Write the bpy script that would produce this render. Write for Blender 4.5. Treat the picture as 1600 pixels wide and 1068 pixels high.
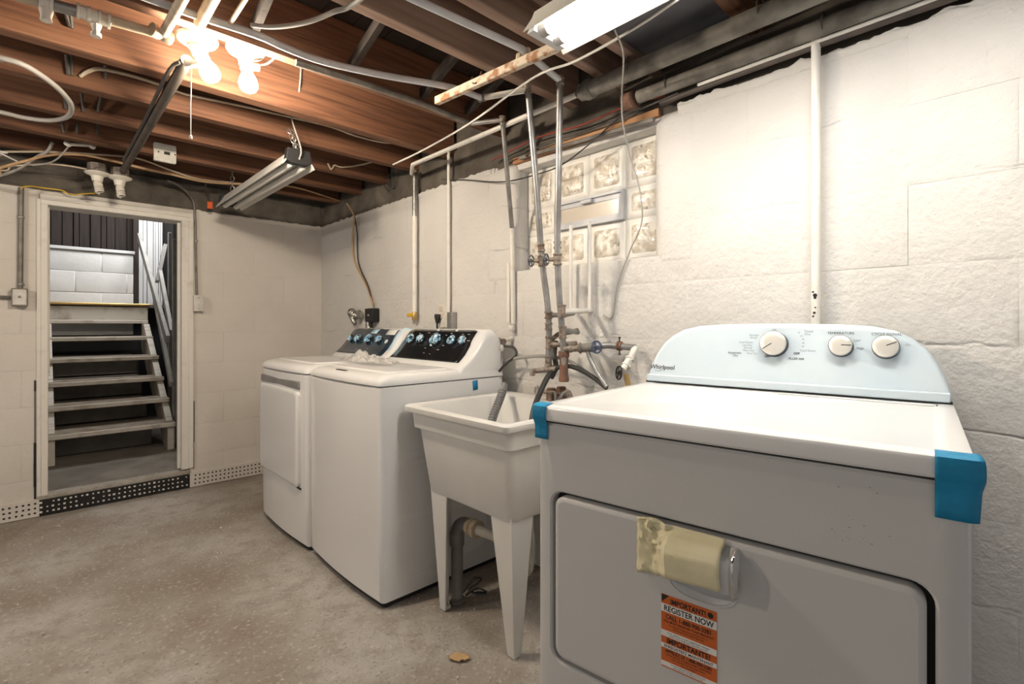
import bpy, bmesh, math, random
from mathutils import Vector, Matrix, noise
random.seed(7)
for o in list(bpy.data.objects): bpy.data.objects.remove(o)
SC = bpy.context.scene
COL = SC.collection

# ------------------------------------------------------------------ camera
# room axes: x towards the right-hand block wall, y towards the far wall with the door, z up; camera at x=y=0
F, YAW, Y0, H = 783.0, math.radians(43.475), 507.4, 1.10      # focal length in px of a 1600 px frame, heading, horizon row, eye height
SN, CS = math.sin(YAW), math.cos(YAW)
cam = bpy.data.objects.new('camera', bpy.data.cameras.new('camera'))
COL.objects.link(cam); SC.camera = cam
cam.data.sensor_width = 36.0; cam.data.lens = F / 1600 * 36
cam.data.shift_y = (Y0 - 534) / 1600
cam.data.clip_start = 0.02
cam.location = (0, 0, H)
cam.rotation_euler = (math.pi / 2, 0, -YAW)

# ------------------------------------------------------------------ world, lights, exposure
wd = bpy.data.worlds.new('world'); SC.world = wd; wd.use_nodes = True
wd.node_tree.nodes['Background'].inputs[0].default_value = (1.0, 0.975, 0.945, 1)
wd.node_tree.nodes['Background'].inputs[1].default_value = 0.13
def area(name, loc, aim, size, power, col):
    l = bpy.data.lights.new(name, 'AREA'); l.energy = power; l.color = col; l.shape = 'RECTANGLE'
    l.size, l.size_y = size
    o = bpy.data.objects.new(name, l); COL.objects.link(o); o.location = loc
    o.rotation_euler = (Vector(aim) - Vector(loc)).to_track_quat('-Z', 'Y').to_euler()
    return o
# daylight falling down the stairwell from the door above
area('stairwell_daylight', (0.75, 5.75, 2.72), (0.45, 6.2, 1.3), (0.7, 0.7), 13, (1.0, 0.985, 0.96))
# added fill light, unseen off to the left, to brighten far wall and floor
pl_ = bpy.data.lights.new('added_fill', 'POINT'); pl_.energy = 17; pl_.color = (1.0, 0.88, 0.74); pl_.shadow_soft_size = 0.03
po_ = bpy.data.objects.new('added_fill', pl_); COL.objects.link(po_); po_.location = (-1.35, 2.45, 1.93)
TUBE_POWER, BULB_POWER = 12.8, 310.0
SC.view_settings.view_transform = 'Standard'
SC.view_settings.look = 'None'
SC.view_settings.gamma = 1.0
SC.view_settings.use_curve_mapping = False
SC.view_settings.exposure = 1.36

# ------------------------------------------------------------------ helpers: points
def ray(px, py):
    u = (px - 800) / F; v = (Y0 - py) / F
    return Vector((u * CS + SN, -u * SN + CS, v))
def onx(px, py, X): d = ray(px, py); return Vector((0, 0, H)) + d * (X / d.x)
def ony(px, py, Y): d = ray(px, py); return Vector((0, 0, H)) + d * (Y / d.y)
def onz(px, py, Z): d = ray(px, py); return Vector((0, 0, H)) + d * ((Z - H) / d.z)
W, D, ZT = 1.66, 3.98, 1.885      # right wall plane, far wall plane, top of the block walls

# ------------------------------------------------------------------ helpers: materials
MATS = {}
def mat(name, col, rough=0.5, metal=0.0, col2=None, nscale=8.0, stretch=(1, 1, 1), spread=(0.35, 0.65),
        bump=None, emit=None, spec=0.5, alpha=None, trans=0.0, col3=None, nscale3=40.0, spread3=(0.55, 0.7), coat=0.0, extra=()):
    m = bpy.data.materials.new(name); m.use_nodes = True
    nt = m.node_tree; N = nt.nodes; L = nt.links
    p = N['Principled BSDF']
    p.inputs['Roughness'].default_value = rough; p.inputs['Metallic'].default_value = metal
    p.inputs['Specular IOR Level'].default_value = spec
    p.inputs['Coat Weight'].default_value = coat
    p.inputs['Base Color'].default_value = (*col, 1)
    geo = N.new('ShaderNodeNewGeometry')
    def tex(scale, detail=5.0):
        mp = N.new('ShaderNodeMapping'); mp.inputs['Scale'].default_value = stretch
        t = N.new('ShaderNodeTexNoise'); t.inputs['Scale'].default_value = scale; t.inputs['Detail'].default_value = detail
        L.new(geo.outputs['Position'], mp.inputs['Vector']); L.new(mp.outputs[0], t.inputs['Vector'])
        return t
    out = None
    def mixin(prev, c, scale, sp):
        t = tex(scale)
        r = N.new('ShaderNodeMapRange'); r.inputs['From Min'].default_value, r.inputs['From Max'].default_value = sp
        L.new(t.outputs['Fac'], r.inputs['Value'])
        mx = N.new('ShaderNodeMix'); mx.data_type = 'RGBA'
        L.new(r.outputs[0], mx.inputs['Factor'])
        if prev is None: mx.inputs['A'].default_value = (*col, 1)
        else: L.new(prev, mx.inputs['A'])
        mx.inputs['B'].default_value = (*c, 1)
        return mx.outputs['Result']
    if col2: out = mixin(out, col2, nscale, spread)
    if col3: out = mixin(out, col3, nscale3, spread3)
    for (c_, sc_, sp_) in extra: out = mixin(out, c_, sc_, sp_)
    if out is not None: L.new(out, p.inputs['Base Color'])
    if bump:
        prev = None
        for (sc, st, dist) in bump:
            t = tex(sc, 6.0)
            b = N.new('ShaderNodeBump'); b.inputs['Strength'].default_value = st; b.inputs['Distance'].default_value = dist
            L.new(t.outputs['Fac'], b.inputs['Height'])
            if prev is not None: L.new(prev, b.inputs['Normal'])
            prev = b.outputs[0]
        L.new(prev, p.inputs['Normal'])
    if emit:
        p.inputs['Emission Color'].default_value = (*emit[0], 1); p.inputs['Emission Strength'].default_value = emit[1]
    if alpha is not None: p.inputs['Alpha'].default_value = alpha
    if trans: p.inputs['Transmission Weight'].default_value = trans
    MATS[name] = m
    return m
mat('wall_paint_right', (0.67, 0.652, 0.628), 0.75, col2=(0.61, 0.588, 0.56), nscale=2.2, spread=(0.45, 0.75),
    bump=[(3.2, 0.6, 0.04), (16, 0.45, 0.014), (75, 0.5, 0.006)])
def add_cracks(m, pitch, strength):
    # paint cracks that follow the bed joints, broken up by noise (fine relief only)
    nt = m.node_tree; N = nt.nodes; L = nt.links; p = N['Principled BSDF']
    geo = N.new('ShaderNodeNewGeometry'); sep = N.new('ShaderNodeSeparateXYZ'); L.new(geo.outputs['Position'], sep.inputs[0])
    def nz(scale, det):
        t = N.new('ShaderNodeTexNoise'); t.inputs['Scale'].default_value = scale; t.inputs['Detail'].default_value = det
        L.new(geo.outputs['Position'], t.inputs['Vector']); return t.outputs['Fac']
    def mth(op, a, b=None, c=None):
        k = N.new('ShaderNodeMath'); k.operation = op
        for i, q in enumerate((a, b, c)):
            if q is None: continue
            if isinstance(q, (int, float)): k.inputs[i].default_value = q
            else: L.new(q, k.inputs[i])
        return k.outputs[0]
    zz = mth('ADD', sep.outputs['Z'], mth('MULTIPLY', mth('SUBTRACT', nz(7, 8), 0.5), 0.075))
    d = mth('PINGPONG', zz, pitch / 2)
    line = mth('SMOOTH_MIN', mth('MULTIPLY', d, 1 / 0.006), 1.0, 0.3)
    mk = N.new('ShaderNodeMapRange'); mk.inputs['From Min'].default_value = 0.54; mk.inputs['From Max'].default_value = 0.66; L.new(nz(2.6, 3), mk.inputs['Value'])
    h = mth('MULTIPLY', mth('SUBTRACT', line, 1.0), mk.outputs[0])
    b = N.new('ShaderNodeBump'); b.inputs['Strength'].default_value = strength; b.inputs['Distance'].default_value = 0.01
    L.new(h, b.inputs['Height'])
    src = p.inputs['Normal'].links[0].from_socket
    L.new(src, b.inputs['Normal']); L.new(b.outputs[0], p.inputs['Normal'])
add_cracks(MATS['wall_paint_right'], 0.2095, 0.6)
mat('wall_paint_far', (0.72, 0.675, 0.62), 0.75, col2=(0.66, 0.615, 0.56), nscale=3.0, bump=[(5, 0.3, 0.02), (40, 0.3, 0.006), (120, 0.2, 0.003)])
mat('mortar', (0.60, 0.56, 0.50), 0.9, bump=[(60, 0.4, 0.004)])
mat('concrete', (0.27, 0.222, 0.18), 0.85, col2=(0.44, 0.415, 0.38), nscale=1.5, spread=(0.38, 0.58), col3=(0.30, 0.26, 0.22), nscale3=10, spread3=(0.46, 0.72), extra=[((0.54, 0.51, 0.46), 62, (0.56, 0.78)), ((0.19, 0.155, 0.125), 95, (0.56, 0.80))],
    bump=[(2.5, 0.3, 0.02), (30, 0.5, 0.008), (150, 0.7, 0.004)])
mat('old_concrete', (0.26, 0.24, 0.21), 0.9, col2=(0.19, 0.17, 0.15), nscale=6, bump=[(40, 0.4, 0.006)])
mat('joist_wood', (0.165, 0.070, 0.034), 0.75, col2=(0.070, 0.027, 0.013), nscale=2.2, stretch=(1.4, 26, 30), spread=(0.42, 0.70), col3=(0.22, 0.105, 0.055), nscale3=0.7, spread3=(0.5, 0.75),
    bump=[(3.0, 0.4, 0.004)])
mat('joist_wood_grey_lit', (0.34, 0.225, 0.17), 0.75, col2=(0.21, 0.13, 0.095), nscale=1.0, stretch=(1.6, 26, 30), bump=[(1.5, 0.3, 0.004)])  # greyer near joists, colour lightened to paint in light from the fixture
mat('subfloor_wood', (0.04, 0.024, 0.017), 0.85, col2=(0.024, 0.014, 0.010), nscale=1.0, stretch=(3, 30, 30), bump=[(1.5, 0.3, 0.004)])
mat('sill_stone', (0.17, 0.148, 0.122), 0.9, col2=(0.07, 0.058, 0.047), nscale=7, spread=(0.3, 0.7), bump=[(14, 0.5, 0.015), (70, 0.4, 0.005)])
mat('dark_wood', (0.045, 0.032, 0.026), 0.8, col2=(0.025, 0.018, 0.015), nscale=1, stretch=(40, 40, 3), bump=[(2, 0.3, 0.004)])
mat('orange_wood', (0.55, 0.30, 0.14), 0.65, col2=(0.42, 0.2, 0.09), nscale=1.0, stretch=(20, 2, 30))
mat('frame_paint', (0.78, 0.745, 0.69), 0.5, col2=(0.62, 0.57, 0.5), nscale=14, spread=(0.55, 0.8), bump=[(60, 0.2, 0.003)])
mat('stair_paint', (0.70, 0.655, 0.585), 0.6, col2=(0.36, 0.31, 0.25), nscale=9, stretch=(1, 6, 1), spread=(0.5, 0.75), bump=[(50, 0.2, 0.003)])
mat('tread_wear', (0.22, 0.165, 0.12), 0.8, col2=(0.38, 0.33, 0.27), nscale=9)
mat('block_white', (0.80, 0.80, 0.79), 0.7, col2=(0.72, 0.72, 0.71), nscale=5, bump=[(8, 0.3, 0.015), (50, 0.3, 0.005)])
mat('board_white', (0.80, 0.81, 0.82), 0.5, col2=(0.72, 0.73, 0.74), nscale=4)
mat('rail_grey', (0.30, 0.29, 0.28), 0.6, col2=(0.4, 0.39, 0.37), nscale=9)
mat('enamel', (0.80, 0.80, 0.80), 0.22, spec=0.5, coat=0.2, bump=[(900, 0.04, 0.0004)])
mat('enamel_front_shaded', (0.62, 0.618, 0.615), 0.4, bump=[(700, 0.10, 0.0006)])  # white enamel greyed, so the shade on the dryer front is in the colour
mat('console_blue', (0.58, 0.68, 0.76), 0.35, col2=(0.63, 0.715, 0.78), nscale=6)
mat('gap_black', (0.012, 0.012, 0.013), 0.6)
mat('gloss_black', (0.012, 0.013, 0.015), 0.16, coat=0.4)
mat('gloss_blueblack', (0.018, 0.035, 0.055), 0.2, coat=0.4)
mat('knob_face', (0.80, 0.77, 0.71), 0.3, metal=0.35)
mat('chrome', (0.75, 0.75, 0.76), 0.15, metal=1.0)
mat('knob_dark', (0.05, 0.05, 0.05), 0.3, metal=0.5)
mat('film_blue', (0.22, 0.48, 0.70), 0.15, col2=(0.75, 0.86, 0.93), nscale=60, spread=(0.48, 0.6), col3=(0.015, 0.03, 0.05), nscale3=45, spread3=(0.5, 0.6), coat=0.5)
mat('film_sheet', (0.42, 0.68, 0.86), 0.25, col2=(0.62, 0.82, 0.93), nscale=25, coat=0.4, bump=[(40, 0.4, 0.006)])
mat('plastic_wrap', (0.80, 0.78, 0.76), 0.12, col2=(0.55, 0.52, 0.50), nscale=55, spread=(0.5, 0.7), coat=0.5, alpha=0.55, bump=[(60, 0.6, 0.006)])
mat('tape_blue', (0.0, 0.21, 0.42), 0.5, col2=(0.0, 0.26, 0.50), nscale=14, bump=[(18, 0.35, 0.008)])
mat('tape_beige', (0.72, 0.66, 0.42), 0.55, col2=(0.78, 0.72, 0.50), nscale=22, bump=[(30, 0.3, 0.004)])
mat('sticker_orange', (0.62, 0.13, 0.02), 0.45)
mat('print_white', (0.82, 0.82, 0.80), 0.5)
mat('print_black', (0.015, 0.014, 0.014), 0.5)
mat('print_grey', (0.22, 0.24, 0.26), 0.5)
mat('sink_plastic', (0.74, 0.73, 0.71), 0.4, col2=(0.68, 0.67, 0.64), nscale=5, bump=[(120, 0.1, 0.002)])
mat('galv', (0.42, 0.41, 0.40), 0.42, metal=0.75, col2=(0.30, 0.29, 0.28), nscale=20, bump=[(60, 0.2, 0.002)])
mat('conduit', (0.25, 0.235, 0.215), 0.5, metal=0.5, col2=(0.18, 0.16, 0.145), nscale=18)
mat('iron_dark', (0.075, 0.065, 0.058), 0.6, metal=0.3, col2=(0.12, 0.095, 0.08), nscale=16, bump=[(50, 0.3, 0.003)])
mat('iron_dusty', (0.27, 0.25, 0.22), 0.7, metal=0.2, col2=(0.13, 0.115, 0.098), nscale=12, spread=(0.4, 0.65), bump=[(50, 0.4, 0.004)])
mat('rust', (0.25, 0.125, 0.08), 0.8, col2=(0.15, 0.09, 0.065), nscale=40, bump=[(90, 0.5, 0.003)])
mat('brass_rust', (0.30, 0.255, 0.215), 0.55, metal=0.3, col2=(0.17, 0.115, 0.085), nscale=45, spread=(0.45, 0.6), bump=[(90, 0.4, 0.003)])
mat('brass', (0.55, 0.38, 0.16), 0.35, metal=0.8)
mat('pipe_white', (0.78, 0.75, 0.70), 0.5, col2=(0.66, 0.61, 0.55), nscale=16, spread=(0.55, 0.75), bump=[(40, 0.25, 0.003)])
mat('pipe_cream', (0.66, 0.56, 0.42), 0.55, col2=(0.5, 0.4, 0.28), nscale=24, bump=[(50, 0.3, 0.003)])
mat('conduit_white', (0.62, 0.63, 0.65), 0.4, col2=(0.52, 0.53, 0.55), nscale=10)
mat('pvc', (0.52, 0.49, 0.43), 0.4, col2=(0.42, 0.39, 0.33), nscale=9)
mat('pvc_grey', (0.26, 0.255, 0.25), 0.5, col2=(0.2, 0.195, 0.19), nscale=12)
mat('pvc_old', (0.55, 0.47, 0.35), 0.6, col2=(0.40, 0.31, 0.2), nscale=40)
mat('hose_grey', (0.20, 0.20, 0.205), 0.5)
mat('hose_black', (0.035, 0.033, 0.032), 0.45)
mat('hose_light', (0.36, 0.345, 0.32), 0.45)
mat('cable_cream', (0.62, 0.52, 0.40), 0.5)
mat('cable_tan', (0.55, 0.36, 0.20), 0.5)
mat('cable_grey', (0.38, 0.36, 0.34), 0.55)
mat('cable_dark', (0.05, 0.045, 0.042), 0.55)
mat('cable_white', (0.72, 0.70, 0.66), 0.5)
mat('cable_yellow', (0.72, 0.47, 0.05), 0.5)
mat('cable_red', (0.30, 0.06, 0.04), 0.6)
mat('porcelain', (0.80, 0.76, 0.68), 0.25, coat=0.3)
mat('switch_plate', (0.72, 0.70, 0.65), 0.4, col2=(0.6, 0.57, 0.52), nscale=30)
mat('box_metal', (0.36, 0.32, 0.28), 0.5, metal=0.4, col2=(0.22, 0.18, 0.15), nscale=40)
mat('orange_plastic', (0.80, 0.13, 0.03), 0.4)
mat('yellow_valve', (0.75, 0.46, 0.02), 0.35)
mat('blue_wheel', (0.07, 0.10, 0.20), 0.45, metal=0.3)
mat('black_wheel', (0.025, 0.024, 0.024), 0.4, metal=0.3)
mat('steel_wheel', (0.16, 0.17, 0.19), 0.35, metal=0.7)
mat('foil', (0.5, 0.49, 0.46), 0.3, metal=0.9, col2=(0.25, 0.24, 0.22), nscale=40, bump=[(45, 0.8, 0.01)])
mat('fixture_white', (0.78, 0.76, 0.70), 0.35)
mat('reflector_grey', (0.70, 0.68, 0.65), 0.4, col2=(0.6, 0.58, 0.55), nscale=6)
mat('tube_off', (0.74, 0.72, 0.68), 0.25)
mat('rail_rusty', (0.66, 0.56, 0.44), 0.7, col2=(0.36, 0.17, 0.08), nscale=26, spread=(0.5, 0.62), bump=[(60, 0.4, 0.003)])
mat('sheet_metal', (0.15, 0.15, 0.165), 0.5, metal=0.6, col2=(0.10, 0.10, 0.115), nscale=5)
mat('glass_block_rim', (0.74, 0.72, 0.67), 0.4, col2=(0.82, 0.80, 0.76), nscale=20)
mat('glass_block_face', (0.56, 0.50, 0.41), 0.12, col2=(0.80, 0.76, 0.69), nscale=26, spread=(0.42, 0.58), col3=(0.36, 0.31, 0.24), nscale3=38, spread3=(0.58, 0.68), coat=0.6, bump=[(28, 0.8, 0.012)])
mat('grout', (0.60, 0.57, 0.52), 0.9)
mat('vent_frame', (0.52, 0.53, 0.56), 0.4, col2=(0.44, 0.45, 0.48), nscale=16)
mat('vent_glass', (0.60, 0.54, 0.46), 0.2, coat=0.5)
mat('leaf', (0.55, 0.36, 0.17), 0.7)
mat('debris', (0.62, 0.58, 0.50), 0.9)
mat('membrane_black', (0.012, 0.012, 0.012), 0.5)
mat('insulation_brown', (0.24, 0.115, 0.07), 0.8, col2=(0.13, 0.06, 0.04), nscale=14, bump=[(30, 0.5, 0.01)])
mat('tube_lit', (0.9, 0.85, 0.7), 0.4, emit=((1.0, 0.97, 0.925), TUBE_POWER))
mat('bulb_lit', (1, 0.9, 0.7), 0.4, emit=((1.0, 0.85, 0.65), BULB_POWER))
mat('bulb_lit_soft', (1, 0.9, 0.75), 0.4, emit=((1.0, 0.87, 0.70), BULB_POWER * 0.6))

# ------------------------------------------------------------------ helpers: geometry
def wloc(o):
    v = Vector((0, 0, 0))
    while o is not None: v += o.location; o = o.parent
    return v
def tag(o, label=None, cat=None, group=None, kind=None):
    if label: o['label'] = label
    if cat: o['category'] = cat
    if group: o['group'] = group
    if kind: o['kind'] = kind
    return o
def thing(name, label, cat, loc, rotz=0.0, group=None, kind=None):
    o = bpy.data.objects.new(name, None); COL.objects.link(o)
    o.empty_display_size = 0.05
    o.location = loc; o.rotation_euler = (0, 0, rotz)
    return tag(o, label, cat, group, kind)
def frame_of(n):
    n = Vector(n).normalized()
    a = Vector((0, 0, 1)) if abs(n.z) < 0.9 else Vector((1, 0, 0))
    u = n.cross(a).normalized(); return u, n.cross(u).normalized(), n
def smooth_path(pts, n=6):
    P = [Vector(p) for p in pts]
    if len(P) < 3: return P
    Q = [P[0] * 2 - P[1]] + P + [P[-1] * 2 - P[-2]]
    out = []
    for i in range(1, len(Q) - 2):
        a, b, c, d = Q[i - 1:i + 3]
        for k in range(n):
            t = k / n
            out.append(0.5 * ((2 * b) + (c - a) * t + (2 * a - 5 * b + 4 * c - d) * t * t + (3 * b - a - 3 * c + d) * t ** 3))
    out.append(P[-1]); return out
def rrect(x0, x1, y0, y1, r, n=4):
    pts = []
    r = min(r, (x1 - x0) / 2 - 1e-5, (y1 - y0) / 2 - 1e-5)
    for cx, cy, a in ((x1 - r, y1 - r, 0), (x0 + r, y1 - r, 90), (x0 + r, y0 + r, 180), (x1 - r, y0 + r, 270)):
        for k in range(n + 1):
            t = math.radians(a + 90 * k / n); pts.append((cx + r * math.cos(t), cy + r * math.sin(t)))
    return pts
class MB:
    def __init__(s): s.v = []; s.f = []
    def add(s, vs, fs):
        b = len(s.v); s.v += [Vector(v) for v in vs]; s.f += [tuple(i + b for i in f) for f in fs]; return s
    def bx(s, x0, x1, y0, y1, z0, z1):
        vs = [(x, y, z) for z in (z0, z1) for y in (y0, y1) for x in (x0, x1)]
        return s.add(vs, [(0, 2, 3, 1), (4, 5, 7, 6), (0, 1, 5, 4), (2, 6, 7, 3), (0, 4, 6, 2), (1, 3, 7, 5)])
    def bar(s, a, b, w, h, up=(0, 0, 1)):
        a, b = Vector(a), Vector(b); d = (b - a).normalized(); up = Vector(up)
        sd = d.cross(up).normalized(); u = sd.cross(d)
        vs = [p + sd * (i * w / 2) + u * (j * h / 2) for p in (a, b) for i, j in ((-1, -1), (1, -1), (1, 1), (-1, 1))]
        return s.add(vs, [(3, 2, 1, 0), (4, 5, 6, 7), (0, 1, 5, 4), (1, 2, 6, 5), (2, 3, 7, 6), (3, 0, 4, 7)])
    def loft(s, loops, cap0=True, cap1=True):
        n = len(loops[0]); vs = [p for l in loops for p in l]; fs = []
        for i in range(len(loops) - 1):
            for k in range(n):
                a = i * n + k; b = i * n + (k + 1) % n
                fs.append((a, b, b + n, a + n))
        if cap0: fs.append(tuple(reversed(range(n))))
        if cap1: fs.append(tuple((len(loops) - 1) * n + k for k in range(n)))
        return s.add(vs, fs)
    def tube(s, pts, r, n=8, smooth=0, cap=True):
        P = smooth_path(pts, smooth) if smooth else [Vector(p) for p in pts]
        T = []
        for i in range(len(P)):
            a = P[max(i - 1, 0)]; b = P[min(i + 1, len(P) - 1)]
            if not smooth and 0 < i < len(P) - 1:
                d = (P[i] - P[i - 1]).normalized() + (P[i + 1] - P[i]).normalized()
            else: d = b - a
            T.append(d.normalized() if d.length > 1e-9 else Vector((0, 0, 1)))
        u, w, _ = frame_of(T[0]); loops = []
        for i, p in enumerate(P):
            u = (u - T[i] * u.dot(T[i])); u = u.normalized() if u.length > 1e-6 else frame_of(T[i])[0]
            w = T[i].cross(u); rr = r(i / max(1, len(P) - 1)) if callable(r) else r
            loops.append([p + (u * math.cos(2 * math.pi * k / n) + w * math.sin(2 * math.pi * k / n)) * rr for k in range(n)])
        return s.loft(loops, cap, cap)
    def lathe(s, prof, org, axis, n=16, cap0=True, cap1=True):
        u, w, d = frame_of(axis); org = Vector(org)
        loops = [[org + d * h + (u * math.cos(2 * math.pi * k / n) + w * math.sin(2 * math.pi * k / n)) * max(r, 1e-4) for k in range(n)] for r, h in prof]
        return s.loft(loops, cap0, cap1)
    def torus(s, org, axis, R, r, n=16, m=6, sx=1.0, twist=None):
        u, w, d = frame_of(axis)
        if twist: u = Vector(twist).normalized(); w = d.cross(u)
        pts = [Vector(org) + u * math.cos(2 * math.pi * k / n) * R * sx + w * math.sin(2 * math.pi * k / n) * R for k in range(n)]
        b = len(s.v); vs = []; fs = []
        for i, p in enumerate(pts):
            t = (pts[(i + 1) % n] - pts[i - 1]).normalized(); o = t.cross(d)
            for j in range(m):
                a = 2 * math.pi * j / m; vs.append(p + (o * math.cos(a) + d * math.sin(a)) * r)
        for i in range(n):
            for j in range(m):
                fs.append((i * m + j, i * m + (j + 1) % m, ((i + 1) % n) * m + (j + 1) % m, ((i + 1) % n) * m + j))
        return s.add(vs, fs)
    def grid(s, fn, nu, nv, thick=0.0):
        vs = [fn(i / nu, j / nv) for i in range(nu + 1) for j in range(nv + 1)]
        fs = [(i * (nv + 1) + j, (i + 1) * (nv + 1) + j, (i + 1) * (nv + 1) + j + 1, i * (nv + 1) + j + 1) for i in range(nu) for j in range(nv)]
        return s.add(vs, fs)
    def build(s, name, m, parent=None, world=True, sm=True, bevel=0.0, ang=40, solid=0.0, seg=2):
        me = bpy.data.meshes.new(name)
        off = Vector((0, 0, 0)); loc = Vector((0, 0, 0))
        if parent is not None:
            if world: off = wloc(parent)
        else:
            xs = [v.x for v in s.v]; ys = [v.y for v in s.v]; zs = [v.z for v in s.v]
            off = loc = Vector(((min(xs) + max(xs)) / 2, (min(ys) + max(ys)) / 2, min(zs)))
        me.from_pydata([tuple(v - off) for v in s.v], [], s.f)
        bm = bmesh.new(); bm.from_mesh(me); bmesh.ops.recalc_face_normals(bm, faces=bm.faces); bm.to_mesh(me); bm.free()
        me.materials.append(MATS[m] if isinstance(m, str) else m)
        if sm:
            me.shade_smooth(); me.set_sharp_from_angle(angle=math.radians(ang))
        o = bpy.data.objects.new(name, me); COL.objects.link(o)
        o.parent = parent; o.location = loc
        if solid:
            k = o.modifiers.new('solid', 'SOLIDIFY'); k.thickness = solid; k.offset = 0
        if bevel:
            k = o.modifiers.new('bevel', 'BEVEL'); k.width = bevel; k.segments = seg; k.limit_method = 'ANGLE'; k.angle_limit = math.radians(35)
        return o
def box(name, m, parent, x0, x1, y0, y1, z0, z1, bevel=0.0, world=True):
    return MB().bx(x0, x1, y0, y1, z0, z1).build(name, m, parent, world, bevel=bevel)
def pipe(name, m, parent, pts, r, n=10, smooth=0, world=True):
    return MB().tube(pts, r, n, smooth).build(name, m, parent, world, ang=50)
def cable(name, label, cat, pts, r, m, n=6, smooth=6, group=None):
    o = MB().tube(pts, r, n, smooth).build(name, m, ang=60)
    return tag(o, label, cat, group)
def text_mb(mb, body, X, Y, org, size, align='LEFT', bold=0.0, sx=1.0):
    """flat lettering added to mb: X = reading direction, Y = up, org = baseline start"""
    cu = bpy.data.curves.new('t', 'FONT'); cu.body = body; cu.size = 1.0; cu.align_x = align; cu.offset = bold; cu.resolution_u = 3
    ob = bpy.data.objects.new('t', cu)
    me = bpy.data.meshes.new_from_object(ob)
    X, Y, org = Vector(X), Vector(Y), Vector(org)
    mb.add([org + X * (v.co.x * size * sx) + Y * (v.co.y * size) for v in me.vertices], [tuple(p.vertices) for p in me.polygons])
    bpy.data.objects.remove(ob); bpy.data.curves.remove(cu); bpy.data.meshes.remove(me)

# ================================================================== THE SETTING
# ---- floor
fl = MB()
fl.grid(lambda u, v: Vector((-2.2 + 3.9 * u, -1.6 + 5.6 * v, 0.004 * noise.noise(Vector((u * 9, v * 12, 0))) - 0.004)), 60, 80)
fl = fl.build('floor', 'concrete'); tag(fl, 'rough stained concrete basement floor', 'floor', kind='structure')

# ---- block walls: every block a child of its wall
def clip(rect, hole):
    a0, a1, b0, b1 = rect; c0, c1, d0, d1 = hole
    if a1 <= c0 or a0 >= c1 or b1 <= d0 or b0 >= d1: return [rect]
    out = []
    if a0 < c0: out.append((a0, c0, b0, b1))
    if a1 > c1: out.append((c1, a1, b0, b1))
    m0, m1 = max(a0, c0), min(a1, c1)
    if b0 < d0: out.append((m0, m1, b0, d0))
    if b1 > d1: out.append((m0, m1, d1, b1))
    return out
def block_mesh(a0, a1, b0, b1, axis, plane, depth, ch, chd, gap):
    """one block: front face on the plane, chamfered edges; axis 'x': face looks to -x and a is y; axis 'y': face looks to -y and a is x"""
    mb = MB(); a0 += gap; a1 -= gap; b0 += gap; b1 -= gap
    P = (lambda a, d, b: Vector((plane + d, a, b))) if axis == 'x' else (lambda a, d, b: Vector((a, plane + d, b)))
    def loop(i, d): return [P(a0 + i, d, b0 + i), P(a1 - i, d, b0 + i), P(a1 - i, d, b1 - i), P(a0 + i, d, b1 - i)]
    mb.loft([loop(ch, 0.0), loop(ch * .35, chd * .35), loop(0, chd), loop(0, depth)], True, False)
    return mb
def block_wall(parent, a_min, a_max, z0, z1, rows, blen, axis, plane, holes, m, ch, chd, gap, jitter, shift=0.0):
    hh = (z1 - z0) / rows
    for r in range(rows):
        a = a_min - (blen / 2 if r % 2 else 0) - shift
        while a < a_max:
            rects = [(max(a, a_min), min(a + blen, a_max), z0 + r * hh, z0 + (r + 1) * hh)]
            a += blen
            if rects[0][1] - rects[0][0] < 0.02: continue
            for h in holes: rects = [q for rc in rects for q in clip(rc, h)]
            for q in rects:
                if q[1] - q[0] < 0.02 or q[3] - q[2] < 0.02: continue
                d = random.uniform(-jitter, jitter)
                o = block_mesh(*q, axis, plane + d, 0.06, ch, chd, gap).build('block', m, parent, ang=70)
YB = -1.4
wr = thing('wall_right', 'white painted parged block wall along the right side', 'wall', (W, 1.3, 0), kind='structure')
HOLE_W = (0.89, 1.86, 1.355, 3.0)
block_wall(wr, YB, D + 0.1, 0, ZT, 9, 0.41, 'x', W, [HOLE_W], 'wall_paint_right', 0.012, 0.0014, 0.0002, 0.0010)
mm = MB()
for q in clip((YB, D + 0.2, 0, ZT - 0.004), HOLE_W): mm.bx(W + 0.006, W + 0.26, q[0], q[1], q[2], q[3])
mm.build('mortar_core', 'wall_paint_right', wr)
# rounded plaster reveals and the sloped sill of the window recess
box('window_reveal', 'wall_paint_right', wr, W - 0.002, W + 0.25, 0.80, 0.995, 1.30, ZT - 0.004, bevel=0.045).modifiers['bevel'].segments = 5
box('window_reveal', 'wall_paint_right', wr, W - 0.003, W + 0.25, 1.725, 1.95, 1.30, ZT - 0.006, bevel=0.035).modifiers['bevel'].segments = 4
sl = MB(); sl.loft([[(W + 0.002, y, 1.30), (W + 0.25, y, 1.30), (W + 0.25, y, 1.385), (W + 0.085, y, 1.372), (W + 0.01, y, 1.352)] for y in (0.86, 1.88)])
sl.build('window_ledge', 'wall_paint_right', wr, bevel=0.008)

wf = thing('wall_far', 'beige painted block wall with the doorway', 'wall', (0.2, D, 0), kind='structure')
DX0, DX1, DZ0, DZ1 = 0.020, 0.752, 0.115, 1.845      # rough opening of the doorway
HOLE_D = (DX0, DX1, -0.1, DZ1)
block_wall(wf, -2.2, W + 0.02, 0, ZT, 9, 0.41, 'y', D, [HOLE_D], 'wall_paint_far', 0.012, 0.0018, 0.0003, 0.0010, shift=0.12)
mm = MB()
for q in clip((-2.2, W + 0.2, 0, ZT - 0.004), HOLE_D): mm.bx(q[0], q[1], D + 0.0055, D + 0.2, q[2], q[3])
mm.build('mortar_core', 'mortar', wf)

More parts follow.
